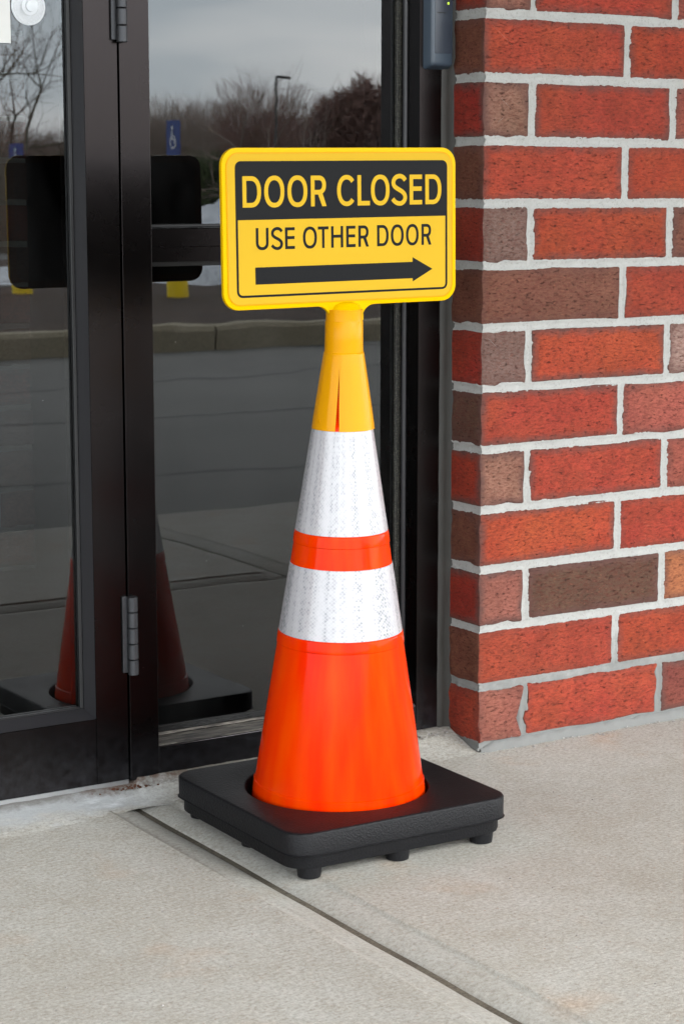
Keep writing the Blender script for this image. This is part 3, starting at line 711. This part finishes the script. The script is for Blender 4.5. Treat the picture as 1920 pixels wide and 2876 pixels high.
# ================================================================== traffic cone
CX, CY = -0.4225, -0.2275
TX, TY = -0.4252, -0.2460      # axis at the sleeve: the cone leans a touch towards the viewer
cone = empty('traffic_cone', (CX, CY, 0), 'orange traffic cone with two white reflective bands on a square black rubber base', 'traffic cone')
def pad_mesh():
    """square slab with a round well: rings from the underside outwards, over the top, down into the well"""
    N = 128
    def sq(h, r):
        out = []
        for i in range(N):
            t = 2 * math.pi * (i + 0.5) / N; c, s = math.cos(t), math.sin(t)
            k = h / max(abs(c), abs(s)); x, y = c * k, s * k
            lim = h - r
            if abs(x) > lim and abs(y) > lim:      # rounded corner: intersect ray with the corner arc
                ox, oy = math.copysign(lim, x), math.copysign(lim, y)
                b = c * ox + s * oy; d = b * b - (ox * ox + oy * oy - r * r); k = b + math.sqrt(max(0, d)); x, y = c * k, s * k
            out.append((x, y))
        return out
    def circ(r, dx=0.0): return [(r * math.cos(2 * math.pi * (i + 0.5) / N) + dx, r * math.sin(2 * math.pi * (i + 0.5) / N)) for i in range(N)]
    H = 0.1858; P = []
    for (h, r, z) in ((0.150, 0.03, 0.0125), (0.176, 0.034, 0.0125), (0.1800, 0.036, 0.0138), (0.1812, 0.037, 0.0165), (0.1808, 0.037, 0.0330), (0.1812, 0.037, 0.0340), (0.1864, 0.034, 0.0341), (0.1874, 0.034, 0.0347), (H, 0.034, 0.0360), (H + 0.0002, 0.034, 0.0640), (H - 0.0005, 0.034, 0.0658), (H - 0.0020, 0.034, 0.0669), (H - 0.0042, 0.034, 0.0672)):
        P.append([(x, y, z) for x, y in sq(h, r)])
    for (r, z) in ((0.1395, 0.0672), (0.1377, 0.0665), (0.1363, 0.0640), (0.1355, 0.0355), (0.100, 0.0355)): P.append([(x, y, z) for x, y in circ(r, -0.003)])
    verts = [p for ring in P for p in ring]; faces = []
    for j in range(len(P) - 1):
        for i in range(N): a, b = j * N + i, j * N + (i + 1) % N; faces.append((a, b, b + N, a + N))
    faces.append(tuple(range(N))[::-1]); faces.append(tuple((len(P) - 1) * N + i for i in range(N)))
    return sharp(raw(verts, faces), 40)
pad = obj('base', pad_mesh(), M['pad'], cone); pad.rotation_euler = (0, 0, R(-0.6)); pad.location.z = 0.003
foot_me = lathe([(0.0135, -0.003), (0.0165, -0.0018), (0.0190, 0.0205)], 24); foot_me.materials.append(M['pad'])
for (fx, fy) in ((-1, -1), (0, -1), (1, -1), (1, 0), (1, 1), (0, 1), (-1, 1), (-1, 0)):
    o = bpy.data.objects.new('foot', foot_me); o.location = (fx * 0.147, fy * 0.161, 0); link(o, pad)
cr = lambda z: 0.1302 - (z - 0.052) * 0.1556
B2, B1 = (0.3070, 0.4085), (0.4565, 0.6055)
prof = [(0.1315, 0.0360), (0.1312, 0.0500), (0.1290, 0.0640), (cr(0.0795) + 0.0012, 0.0795), (cr(0.0808) - 0.0001, 0.0810), (cr(0.084), 0.084)]
for z in [0.12 + 0.02 * i for i in range(8)]: prof.append((cr(z), z))
for (a, b) in (B2, B1):
    prof += [(cr(a - 0.0175), a - 0.0175), (cr(a - 0.0165) + 0.0012, a - 0.0165), (cr(a - 0.004) + 0.0016, a - 0.004), (cr(a - 0.0015) + 0.0012, a - 0.0012), (cr(a), a), (cr(b), b)]
prof += [(cr(0.614), 0.614), (cr(0.62) - 0.0028, 0.62), (cr(0.70) - 0.0028, 0.70), (0.0, 0.705)]
tilt = (math.atan(0.0185 / 0.69), math.atan(-0.0037 / 0.69), 0)
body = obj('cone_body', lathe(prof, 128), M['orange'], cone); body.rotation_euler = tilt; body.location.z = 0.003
for (a, b) in (B2, B1):
    o = obj('reflective_band', open_lathe([(cr(a) + 0.0002, a), (cr(a) + 0.0008, a + 0.0006), (cr((a + b) / 2) + 0.0008, (a + b) / 2), (cr(b) + 0.0008, b - 0.0006), (cr(b) + 0.0002, b)], 128), M['sheeting'], cone); o.rotation_euler = tilt; o.location.z = 0.003

# ================================================================== sign on the cone
SX, SZ = -0.4282, 0.8962
sign = empty('cone_sign', (-0.4245, TY, 0.6), 'yellow and black DOOR CLOSED sign with an arrow, sleeved over the cone top', 'sign')
SL = Vector((-0.4245, TY, 0.6))
camdir = math.atan2(CAM.y - CY, CAM.x - CX)
def sleeve_mesh():
    """tapered skirt with a split, then a round neck"""
    prof_ = [(0.0458, 0.6085), (0.0452, 0.6120), (0.0430, 0.626), (0.0400, 0.646), (0.0372, 0.664), (0.0345, 0.682), (0.0318, 0.700), (0.0293, 0.7165), (0.0288, 0.7185), (0.0280, 0.7192), (0.0276, 0.735), (0.0272, 0.7620), (0.0266, 0.7630), (0.0264, 0.7645), (0.0262, 0.7800)]
    N = 72; verts, faces = [], []; t0 = camdir - R(11)
    for (r, z) in prof_:
        gap = max(0.0, (0.6955 - z) / 0.087) * 0.0062 / r
        for i in range(N + 1):
            t = t0 + gap / 2 + (2 * math.pi - gap) * i / N
            rr = r
            if 0.612 < z < 0.716:      # moulded flutes on the skirt
                rr += 0.00055 * max(0.0, math.cos(t * 14)) ** 3
            verts.append((rr * math.cos(t), rr * math.sin(t), z))
    for j in range(len(prof_) - 1):
        for i in range(N): a = j * (N + 1) + i; faces.append((a, a + 1, a + N + 2, a + N + 1))
    me = raw(verts, faces, True); bm = bmesh.new(); bm.from_mesh(me); bmesh.ops.remove_doubles(bm, verts=bm.verts, dist=0.00002)
    bmesh.ops.solidify(bm, geom=bm.faces[:], thickness=0.0018)
    me2 = to_mesh(bm); return sharp(me2, 35)
o = obj('sleeve', sleeve_mesh(), M['yellow'], sign); o.location = Vector((TX - math.sin(tilt[1]) * 0.69, TY + math.sin(tilt[0]) * 0.69, 0)) - SL; o.rotation_euler = tilt
o = obj('rivet', lathe([(0.0032, 0.0), (0.0030, 0.0008), (0.0, 0.0011)], 16), M['yellow'], sign)
ra = camdir - R(52); o.location = Vector((TX + 0.0436 * math.cos(ra), TY + 0.0015 + 0.0436 * math.sin(ra), 0.6215)) - SL
o.rotation_euler = Vector((math.cos(ra), math.sin(ra), 0.15)).to_track_quat('Z', 'Y').to_euler()
ROLL = R(-0.68)
def place(o):       # sign-board children share one local frame at the board's centre
    o.location = Vector((SX, TY, SZ)) - SL; o.rotation_euler = (0, ROLL, 0); return o
def board_outline():
    hw, hh, r = 0.1958, 0.1114, 0.024; cxn = 0.0043; pts = []
    for (sx, sy, a0) in ((1, 1, 0), (-1, 1, 90), (-1, -1, 180)):
        for i in range(9):
            t = R(a0 + 90 * i / 8); pts.append((sx * (hw - r) + r * math.cos(t), sy * (hh - r) + r * math.sin(t)))
    q = 0.022
    for i in range(9):
        t = R(90 - 90 * i / 8); pts.append((cxn - 0.0262 - q + q * math.cos(t), -hh - q + q * math.sin(t)))
    for i in range(9):
        t = R(180 - 90 * i / 8); pts.append((cxn + 0.0262 + q + q * math.cos(t), -hh - q + q * math.sin(t)))
    for i in range(9):
        t = R(270 + 90 * i / 8); pts.append(((hw - r) + r * math.cos(t), -(hh - r) + r * math.sin(t)))
    return pts
TH = 0.0038
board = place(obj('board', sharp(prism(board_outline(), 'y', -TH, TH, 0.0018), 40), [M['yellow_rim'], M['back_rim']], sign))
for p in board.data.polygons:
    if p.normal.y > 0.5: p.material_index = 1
# scooped knuckle that joins the round neck to the flat board
def knuckle_mesh():
    prof_ = [(0.0262, -0.1325), (0.0262, -0.125), (0.0248, -0.1165), (0.0200, -0.1105), (0.011, -0.1068), (0.0, -0.1058)]
    me = lathe(prof_, 40)
    for v in me.vertices:
        v.co.y *= 0.98 if v.co.z < -0.12 else 0.70
        v.co.x += 0.0043
    return me
kn = place(obj('neck_socket', knuckle_mesh(), M['yellow_rim'], sign))
PY = -TH - 0.0003
lab = place(obj('label_panel', sharp(prism(rrect(0.1877, 0.1036, 0.018), 'y', PY - 0.0004, PY + 0.002, 0.0), 40), M['label_yellow'], sign))
rim_loops = [rrect(0.1893, 0.1052, 0.0195), rrect(0.1878, 0.1037, 0.0181)[::-1]]
rm = place(obj('panel_bead', flat(rim_loops, PY - 0.0009), M['yellow'], sign))
def decal(name, loops, mat, lift=1): return place(obj(name, flat(loops, PY - 0.0004 - 0.00025 * lift), mat, sign))
U0 = 0.0043
def rel(u, z): return (u, z - 883.9)
# black header with rounded top corners plus the thin frame, as one printed area with a window
L_, R_, T_, Bt = -0.1755, 0.1799, 0.0932, -0.0942; rr_ = 0.009
outer = rrect((R_ - L_) / 2, (T_ - Bt) / 2, rr_, 6, (L_ + R_) / 2, (T_ + Bt) / 2)
wl_, wr_, wt_, wb_ = L_ + 0.0034, R_ - 0.0034, 0.0128, Bt + 0.0032
win = [(wl_, wt_), (wr_, wt_)] + [(wr_ - 0.006 + 0.006 * math.cos(R(-90 * i / 6)), wb_ + 0.006 + 0.006 * math.sin(R(-90 * i / 6))) for i in range(7)] + [(wl_ + 0.006 + 0.006 * math.cos(R(-90 - 90 * i / 6)), wb_ + 0.006 + 0.006 * math.sin(R(-90 - 90 * i / 6))) for i in range(7)]
decal('printed_field', [outer, win], M['label_black'], 1)
ya = lambda z: (z - 883.9) / 1000
decal('arrow', [[(-0.1457, ya(831.2)), (0.1181, ya(831.2)), (0.1181, ya(838.0)), (0.1533, ya(820.0)), (0.1181, ya(802.6)), (0.1181, ya(807.4)), (-0.1457, ya(807.4))]], M['label_black'], 1)
# ---- lettering, drawn as outlines
def sup(cx, cy, rx, ry, a0, a1, n=20, p=2.25):
    out = []
    for i in range(n + 1):
        t = R(a0 + (a1 - a0) * i / n); c, s = math.cos(t), math.sin(t)
        out.append((cx + rx * math.copysign(abs(c) ** (2 / p), c), cy + ry * math.copysign(abs(s) ** (2 / p), s)))
    return out
def letter(ch, w, h, t):
    th = t * 1.02
    if ch == 'O': return [sup(w / 2, h / 2, w / 2, h / 2 + t * .08, 0, 360, 48)[:-1], sup(w / 2, h / 2, w / 2 - t, h / 2 + t * .08 - th, 0, 360, 48)[:-1][::-1]]
    if ch == 'D':
        return [[(0, 0)] + sup(w * .46, h / 2, w * .54, h / 2, -90, 90, 26) + [(0, h)], ([(t, th)] + sup(w * .46, h / 2, w * .54 - t, h / 2 - th, -90, 90, 26) + [(t, h - th)])[::-1]]
    if ch == 'L': return [[(0, 0), (w, 0), (w, th), (t, th), (t, h), (0, h)]]
    if ch == 'E': return [[(0, 0), (w, 0), (w, th), (t, th), (t, h * .455), (w * .97, h * .455), (w * .97, h * .455 + th), (t, h * .455 + th), (t, h - th), (w, h - th), (w, h), (0, h)]]
    if ch == 'T': return [[(w / 2 - t / 2, 0), (w / 2 + t / 2, 0), (w / 2 + t / 2, h - th), (w, h - th), (w, h), (0, h), (0, h - th), (w / 2 - t / 2, h - th)]]
    if ch == 'H':
        a, b = h * .46, h * .46 + th
        return [[(0, 0), (t, 0), (t, a), (w - t, a), (w - t, 0), (w, 0), (w, h), (w - t, h), (w - t, b), (t, b), (t, h), (0, h)]]
    if ch == 'U':
        o_ = sup(w / 2, h * .33, w / 2, h * .33 + t * .08, 180, 360, 24); i_ = sup(w / 2, h * .33, w / 2 - t, h * .33 + t * .08 - th, 360, 180, 24)
        return [[(0, h)] + o_ + [(w, h), (w - t, h)] + i_ + [(t, h)]]
    if ch == 'R':
        by = h * .385; cx = w * .50; rx = w * .47; cy = (h + by) / 2; ry = (h - by) / 2
        o_ = sup(cx, cy, rx, ry, -62, 90, 20)
        return [[(0, 0), (t, 0), (t, by), (w * .46, by), (w - t * 1.15, 0), (w, 0)] + o_ + [(0, h)], ([(t, by + th)] + sup(cx, cy, rx - t, ry - th, -90, 90, 20) + [(t, h - th)])[::-1]]
    if ch == 'C':
        cx = w * .555; rx = w * .555
        o_ = sup(cx, h / 2, rx, h / 2 + t * .08, 40, 320, 44, 2.15); i_ = sup(cx, h / 2, rx - t, h / 2 + t * .08 - th, 318, 42, 44, 2.15)
        return [o_ + i_]
    if ch == 'S':
        P = [(.93, .815), (.80, .905), (.60, .955), (.38, .940), (.19, .865), (.115, .745), (.17, .635), (.33, .560), (.52, .500), (.72, .435), (.87, .345), (.915, .235), (.83, .115), (.64, .050), (.42, .052), (.22, .105), (.06, .200)]
        P = [(x * w, y * h) for x, y in P]; pts = []
        for i in range(len(P) - 1):
            p0, p1, p2, p3 = P[max(0, i - 1)], P[i], P[i + 1], P[min(len(P) - 1, i + 2)]
            for k in range(5):
                s = k / 5
                pts.append(tuple(0.5 * (2 * p1[d] + (p2[d] - p0[d]) * s + (2 * p0[d] - 5 * p1[d] + 4 * p2[d] - p3[d]) * s * s + (3 * p1[d] - p0[d] - 3 * p2[d] + p3[d]) * s ** 3) for d in (0, 1)))
        pts.append(P[-1]); a, b = [], []
        for i, p_ in enumerate(pts):
            q0, q1 = pts[max(0, i - 1)], pts[min(len(pts) - 1, i + 1)]; dx, dy = q1[0] - q0[0], q1[1] - q0[1]; l = math.hypot(dx, dy) or 1
            a.append((p_[0] - dy / l * t * .52, p_[1] + dx / l * t * .52)); b.append((p_[0] + dy / l * t * .52, p_[1] - dx / l * t * .52))
        return [a + b[::-1]]
def line_of(chars, base, h, t, mat, lift):
    for (ch, u0, u1) in chars:
        loops = [[(u0 / 1000 + x / 1000, (base - 883.9) / 1000 + y / 1000) for x, y in lp] for lp in letter(ch, u1 - u0, h, t)]
        decal('letter', loops, mat, lift)
line_of([('D', -164.2, -134.6), ('O', -129.6, -97.2), ('O', -92.2, -59.7), ('R', -54.0, -28.2), ('C', -10.5, 18.5), ('L', 23.8, 44.7), ('O', 46.6, 78.5), ('S', 82.3, 107.6), ('E', 113.3, 135.1), ('D', 140.9, 169.3)], 913.8, 42.8, 6.2, M['label_yellow'], 2)
line_of([('U', -144.0, -123.6), ('S', -119.5, -101.0), ('E', -97.0, -81.0), ('O', -67.8, -44.7), ('T', -43.1, -25.3), ('H', -21.1, -0.9), ('E', 4.2, 19.9), ('R', 24.8, 42.7), ('D', 56.7, 76.6), ('O', 80.5, 102.8), ('O', 106.8, 129.0), ('R', 134.0, 151.6)], 855.2, 30.3, 4.2, M['label_black'], 1)
bp = place(obj('back_panel', sharp(prism(rrect(0.1830, 0.0985, 0.018), 'y', TH - 0.002, TH + 0.0006, 0.0), 40), M['back_panel'], sign))

# ================================================================== room behind the glass
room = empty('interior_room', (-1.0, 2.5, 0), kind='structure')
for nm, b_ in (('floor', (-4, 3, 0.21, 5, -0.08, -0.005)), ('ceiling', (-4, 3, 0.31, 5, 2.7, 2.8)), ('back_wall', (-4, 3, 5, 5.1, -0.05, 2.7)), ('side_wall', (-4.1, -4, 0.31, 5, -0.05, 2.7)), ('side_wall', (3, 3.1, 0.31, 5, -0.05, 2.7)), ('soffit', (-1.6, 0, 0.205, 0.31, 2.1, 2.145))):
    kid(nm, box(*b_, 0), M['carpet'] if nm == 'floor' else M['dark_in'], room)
inner = empty('inner_brick_wall', (-0.4, 2.05, 0), 'dim red brick wall indoors, seen through the lower left of the door glass', 'wall')
for n in range(22):
    z = 0.004 + PITCH_Z * n + PITCH_Z / 2; x = 0.074 - (0.10 if n % 2 else 0.0)
    if n % 2: put_brick(inner, 0.074 - BD / 2, 2.0 + BL / 2, z, R(90), RED, random.random())
    while x > -0.9: put_brick(inner, x - BL / 2, 2.0 + BD / 2, z, 0, rand_face(), random.random()); x -= PITCH_X
kid('mortar', box(-1.25, 0.071, 2.0035, 2.30, 0, 2.3, 0), M['mortar'], inner)

# ================================================================== crumbs and pebbles
def scatter(name, spots, mat):
    bm = bmesh.new()
    for (x, y, z, s) in spots:
        b = bmesh.ops.create_icosphere(bm, subdivisions=1, radius=s)
        for v in b['verts']:
            v.co *= random.uniform(0.7, 1.25); v.co.z *= 0.6; v.co += Vector((x, y, z + s * 0.35))
    return tag(obj(name, to_mesh(bm), mat), kind='stuff')
sp_ = []
for i in range(150):   # along the foot of the wall
    x = random.uniform(0.0, 1.2); sp_.append((x, -abs(random.gauss(0.012, 0.010)), 0, random.uniform(0.0008, 0.0032)))
for i in range(60):    # at the frame foot by the brick corner and at the mullion foot
    x = random.uniform(-0.17, -0.01); sp_.append((x, random.uniform(0.055, 0.084), 0.021 + 0.004 * random.random(), random.uniform(0.001, 0.003)))
for i in range(40):
    x = random.gauss(-0.555, 0.04); sp_.append((x, random.uniform(0.066, 0.085), 0.020, random.uniform(0.001, 0.0035)))
for i in range(70):
    sp_.append((random.uniform(-1.2, 0.6), random.uniform(-1.0, -0.03), 0.0002, random.uniform(0.0007, 0.0020)))
scatter('grit', sp_, M['crumb'])
scatter('rust_flakes', [(random.gauss(-0.60, 0.035), random.uniform(0.068, 0.086), 0.018, random.uniform(0.001, 0.003)) for i in range(60)], plain('rust', srgb(96, 56, 34), 0.9))

# ================================================================== what the glass mirrors: the far side of the parking lot
GYm = 0.1455
def mirror_at(az, dist):          # place seen at this bearing in the panes, at this distance from the camera's mirror image
    return Vector((CAM.x + dist * math.sin(R(az)), 2 * GYm - (CAM.y + dist * math.cos(R(az))), 0))
def bare_tree(height, spread, seed, levels=5, r0=None, up=0.5, nb=(2, 3), lean=0.0):
    rnd = random.Random(seed); parts = ([], []), ([], [])
    def tube(store, a, b, ra, rb, n):
        V, Fc = store; d = (b - a); l = d.length
        if l < 1e-6: return
        d /= l; p = d.orthogonal().normalized(); q = d.cross(p); k = len(V)
        for (c, r) in ((a, ra), (b, rb)):
            for i in range(n):
                t = 2 * math.pi * i / n; V.append(tuple(c + (p * math.cos(t) + q * math.sin(t)) * r))
        for i in range(n): Fc.append((k + i, k + (i + 1) % n, k + n + (i + 1) % n, k + n + i))
    def grow(a, d, l, r, lev):
        store = parts[0] if lev >= levels - 1 else parts[1]
        n = 6 if lev >= levels - 1 else 4 if lev > 1 else 3
        seg = 3 if lev > 1 else 2; p = a.copy(); dd = d.copy(); rr = r
        kids = []
        for i in range(seg):
            dd = (dd + Vector((rnd.gauss(0, .16), rnd.gauss(0, .16), rnd.gauss(0.03, .1)))).normalized()
            q = p + dd * (l / seg); r2 = rr * 0.84; tube(store, p, q, rr, r2, n); p = q; rr = r2
            if lev > 0 and i < seg - 1 and rnd.random() < 0.85: kids.append((p.copy(), rr))
        if lev == 0: return
        def side(k):
            ax = dd.orthogonal().normalized(); ax.rotate(Matrix.Rotation(rnd.uniform(0, 2 * math.pi), 3, dd))
            v_ = dd.copy(); v_.rotate(Matrix.Rotation(rnd.uniform(.35, .85) * spread, 3, ax)); v_.z += up * 0.25; return v_.normalized()
        for i in range(rnd.randint(*nb)): grow(p, side(i), l * rnd.uniform(.62, .82), rr * rnd.uniform(.6, .8), lev - 1)
        for (kp, kr) in kids: grow(kp, side(0), l * rnd.uniform(.5, .72), kr * .55, lev - 1)
    r0 = r0 or height * 0.02
    grow(Vector((0, 0, -0.15)), Vector((lean, 0, 1)).normalized(), height * 0.30, r0, levels)
    zmax = max(v[2] for v in parts[1][0]); k = height / zmax
    return [raw([(v[0] * k, v[1] * k, v[2] * k) for v in V], Fc, True) for V, Fc in parts]
def tree(name, loc, meshes, mats, label, group=None, s=1.0, rz=0.0):
    t = empty(name, loc, label, 'tree', group, rot=(0, 0, rz)); t.scale = (s, s, s)
    for nm, me, mt in zip(('trunk', 'crown'), meshes, mats):
        if not me.materials: me.materials.append(mt)
        o = bpy.data.objects.new(nm, me); link(o, t)
    return t
tm = bare_tree(7.4, 1.2, 11, 5, 0.17, 0.2, (2, 3), 0.06)
p_ = mirror_at(23.1, 33); tree('bare_tree', (p_.x, p_.y, 0.1), tm, (M['bark_dark'], M['bark_dark']), 'young bare tree mirrored in the door glass behind the blue parking sign')
far = [bare_tree(9.5, 0.9, s, 6, 0.14, 0.9, (2, 3)) for s in (3, 8, 21)]
def twig_cloud(h, n, seed):
    rnd = random.Random(seed); V, Fc = [], []
    for i in range(n):
        a = rnd.uniform(0, 2 * math.pi); t = rnd.random() ** 0.5; zz = h * (0.05 + 0.95 * rnd.random() ** 1.35) * (0.72 + 0.34 * noise.noise(Vector((math.cos(a) * 1.6, math.sin(a) * 1.6, seed))))
        rad = h * 0.34 * t * (0.35 + 0.65 * min(1, zz / h * 1.7))
        p0 = Vector((rad * math.cos(a), rad * math.sin(a), zz * 0.93)); d = Vector((p0.x * .25 + rnd.gauss(0, .25), p0.y * .25 + rnd.gauss(0, .25), rnd.uniform(.6, 1.6))).normalized() * rnd.uniform(.7, 1.7)
        q = d.cross(Vector((rnd.gauss(0, 1), rnd.gauss(0, 1), rnd.gauss(0, 1)))).normalized() * rnd.uniform(.012, .03); k = len(V)
        V += [tuple(p0 - q), tuple(p0 + q), tuple(p0 + d)]; Fc.append((k, k + 1, k + 2))
    return V, Fc
for i, f_ in enumerate(far):
    V, Fc = twig_cloud(9.4, 5200, 50 + i); me = f_[1]; V0 = [tuple(v.co) for v in me.vertices]; F0 = [tuple(p.vertices) for p in me.polygons]
    f_[1] = raw(V0 + V, F0 + [tuple(j + len(V0) for j in t) for t in Fc])
WOOD = [(26.3, 170, .80), (27.0, 175, .85), (27.75, 160, .88), (28.25, 180, .98), (28.9, 168, .92), (29.5, 186, .90), (30.1, 150, 1.0), (30.75, 190, .92), (22.6, 165, .8), (23.6, 180, .75), (24.6, 172, .7), (25.5, 182, .75), (31.3, 170, .95)]
def wood_label(i):
    az = WOOD[i][0]
    order = sorted(w[0] for w in WOOD); k = order.index(az) + 1
    words = ['first', 'second', 'third', 'fourth', 'fifth', 'sixth', 'seventh', 'eighth', 'ninth', 'tenth', 'eleventh', 'twelfth', 'thirteenth', 'fourteenth', 'fifteenth', 'sixteenth', 'seventeenth']
    return 'leafless far tree, %s from the left in the mirrored row of woods' % words[k - 1]
for i, (az, D, s) in enumerate(WOOD):
    p_ = mirror_at(az, D); tree('wood_tree', (p_.x, p_.y, -0.1), far[i % 3], (M['bark'], M['twig'] if i % 3 else M['twig_red']), wood_label(i), 'bare trees along the far edge of the lot', s * 1.12, i * 1.3)
# dense brown thicket on the right of the reflection
def thicket(w, h, n, seed, depth):
    rnd = random.Random(seed); V, Fc = [], []
    for i in range(n):
        x = rnd.uniform(-w, w); y = rnd.uniform(-depth, depth)
        prof_ = max(0.0, 1 - (abs(x) / w) ** 2.6) ** 0.5
        z = h * prof_ * rnd.random() ** 0.6 * rnd.uniform(.85, 1.08) * (0.82 + 0.4 * noise.noise(Vector((x * 0.5, seed, 0))))
        a = Vector((x, y, z)); d = Vector((rnd.gauss(0, .6), rnd.gauss(0, .6), rnd.uniform(.1, 1.0))).normalized() * rnd.uniform(.5, 1.4); b = a + d; q = d.cross(Vector((rnd.gauss(0, 1), rnd.gauss(0, 1), rnd.gauss(0, 1)))).normalized() * rnd.uniform(.03, .08)
        k = len(V); V += [tuple(a - q), tuple(a + q), tuple(b)]; Fc.append((k, k + 1, k + 2))
    return raw(V, Fc)
p_ = mirror_at(33.1, 165); o = obj('thicket', thicket(6.6, 10.6, 24000, 4, 3), M['twig_red']); o.location = (p_.x, p_.y, -0.1); o.rotation_euler = (0, 0, R(32)); tag(o, 'dense rounded brown thicket mirrored at the right side of the upper pane', 'bush')
p_ = mirror_at(28.5, 200); o = obj('far_woods', thicket(40, 6.0, 42000, 9, 8), M['twig']); o.location = (p_.x, p_.y, -0.1); o.rotation_euler = (0, 0, R(28)); tag(o, kind='stuff', label='low brown far-off woods behind the mirrored trees')
p_ = mirror_at(28.5, 95); o = obj('evergreen_shrub', thicket(1.0, 2.4, 3500, 2, 1.0), M['evergreen']); o.location = (p_.x, p_.y, -0.1); tag(o, 'green shrub mirrored just right of the blue sign', 'bush')
# near shrubs on the island, bare
sh = bare_tree(2.0, 1.3, 31, 4, 0.035, 0.5, (2, 3))
for i, (az, D, s, lb) in enumerate(((29.3, 17.2, 0.95, 'bare dark shrub mirrored beside the left edge of the yellow sign'), (22.2, 21, 0.9, 'small bare shrub mirrored under the left edge of the door glass'))):
    p_ = mirror_at(az, D); t = tree('bare_shrub', (p_.x, p_.y, 0.1), sh, (M['bark'], M['twig']), lb, None, s, i * 2.0); t['category'] = 'bush'
# accessible-parking signs on yellow bollards
def parking_sign(az, D, h0, h1, w, rz, label):
    p_ = mirror_at(az, D); t = empty('parking_sign', (p_.x, p_.y, 0.1), label, 'parking sign', 'blue parking signs on yellow bollards', rot=(0, 0, R(rz)))
    obj('bollard', lathe([(0.085, 0.0), (0.085, 0.92), (0.07, 0.965), (0.03, 0.985), (0.0, 0.987)], 24), M['bollard'], t)
    obj('post', box(-0.02, 0.02, -0.02, 0.02, 0.95, h1 - 0.1, 0.003), M['steel'], t)
    f = obj('plate', sharp(prism(rrect(w / 2, (h1 - h0) / 2, 0.02, 5, 0, (h0 + h1) / 2 - 0.1), 'y', 0.022, 0.026)), M['blue'], t)
    k = w * 0.30; cz = (h0 + h1) / 2 - 0.1
    a = lathe([(k * .62, -.0012), (k * .78, -.0012), (k * .78, .0012), (k * .62, .0012)], 28, closed=True)
    for v in a.vertices: v.co = Vector((v.co.x, 0.0280 + v.co.z, v.co.y + cz - k * .35))
    obj('wheel_mark', a, M['white'], f)
    d = lathe([(k * .2, -.0012), (k * .2, .0012)], 16)
    for v in d.vertices: v.co = Vector((v.co.x - k * .1, 0.0310 + v.co.z, v.co.y + cz + k * 1.05))
    obj('head_mark', d, M['white'], f)
    obj('seat_mark', prism([(-.12 * k, cz + .75 * k), (.08 * k, cz + .75 * k), (.08 * k, cz + .05 * k), (.6 * k, cz + .05 * k), (.95 * k, cz - .85 * k), (.75 * k, cz - .9 * k), (.45 * k, cz - .12 * k), (-.12 * k, cz - .12 * k)], 'y', 0.0345, 0.0365), M['white'], f)
parking_sign(27.72, 16.2, 1.20, 1.476, 0.24, 92, 'blue parking sign on a yellow bollard, mirrored in the upper pane by the mullion')
parking_sign(23.42, 17.0, 1.06, 1.316, 0.24, 86, 'blue parking sign mirrored low in the door glass below the bare tree')
# old snow heaps and banks
def heap(w, d, h, seed):
    V, Fc = [], []; n = 26
    for i in range(n + 1):
        for j in range(n + 1):
            u, v_ = i / n * 2 - 1, j / n * 2 - 1; r = math.sqrt(u * u + v_ * v_)
            z = h * max(0, 1 - r * r) ** .7 * (0.75 + 0.55 * noise.noise(Vector((u * 3, v_ * 3, seed)))) - 0.03
            V.append((u * w, v_ * d, z))
    for i in range(n):
        for j in range(n): a = i * (n + 1) + j; Fc.append((a, a + n + 1, a + n + 2, a + 1))
    return raw(V, Fc, True)
for (az, D, w, d, h, lb) in ((28.75, 18.6, 0.62, 0.5, 0.30, 'low heap of old snow mirrored below the crossbar behind the bollard'), (23.9, 19, 0.9, 0.6, 0.24, 'low snow heap mirrored in the door glass under the sign reflection'), (29.2, 60, 1.6, 2.5, 0.9, 'far snow bank mirrored just left of the yellow sign edge'), (28.85, 48, 0.8, 1.0, 0.55, 'small snow clump mirrored below the far snow bank')):
    p_ = mirror_at(az, D); o = obj('snow_heap', heap(w, d, h, D), M['snow']); o.location = (p_.x, p_.y, 0.1 if D < 30 else -0.06); tag(o, lb, 'snow heap', 'old snow heaps around the lot')
# tall parking-lot lamp
p_ = mirror_at(30.45, 138); lamp = empty('lot_lamp', (p_.x, p_.y, -0.1), 'tall dark parking lot lamp with one flat head, mirrored against the sky', 'street lamp', rot=(0, 0, R(30)))
obj('pole', lathe([(0.10, 0.0), (0.075, 8.35), (0.0, 8.36)], 16), M['lamp'], lamp)
obj('base', lathe([(0.28, 0.0), (0.28, 0.7), (0.0, 0.7)], 20), M['kerb'], lamp)
obj('arm', box(-0.04, 0.5, -0.035, 0.035, 8.22, 8.30, 0.006), M['lamp'], lamp)
hd = rounded_block(0.05, 1.0, -0.22, 0.22, 8.20, 8.52, 0.12); obj('lamp_head', hd, M['lamp'], lamp)
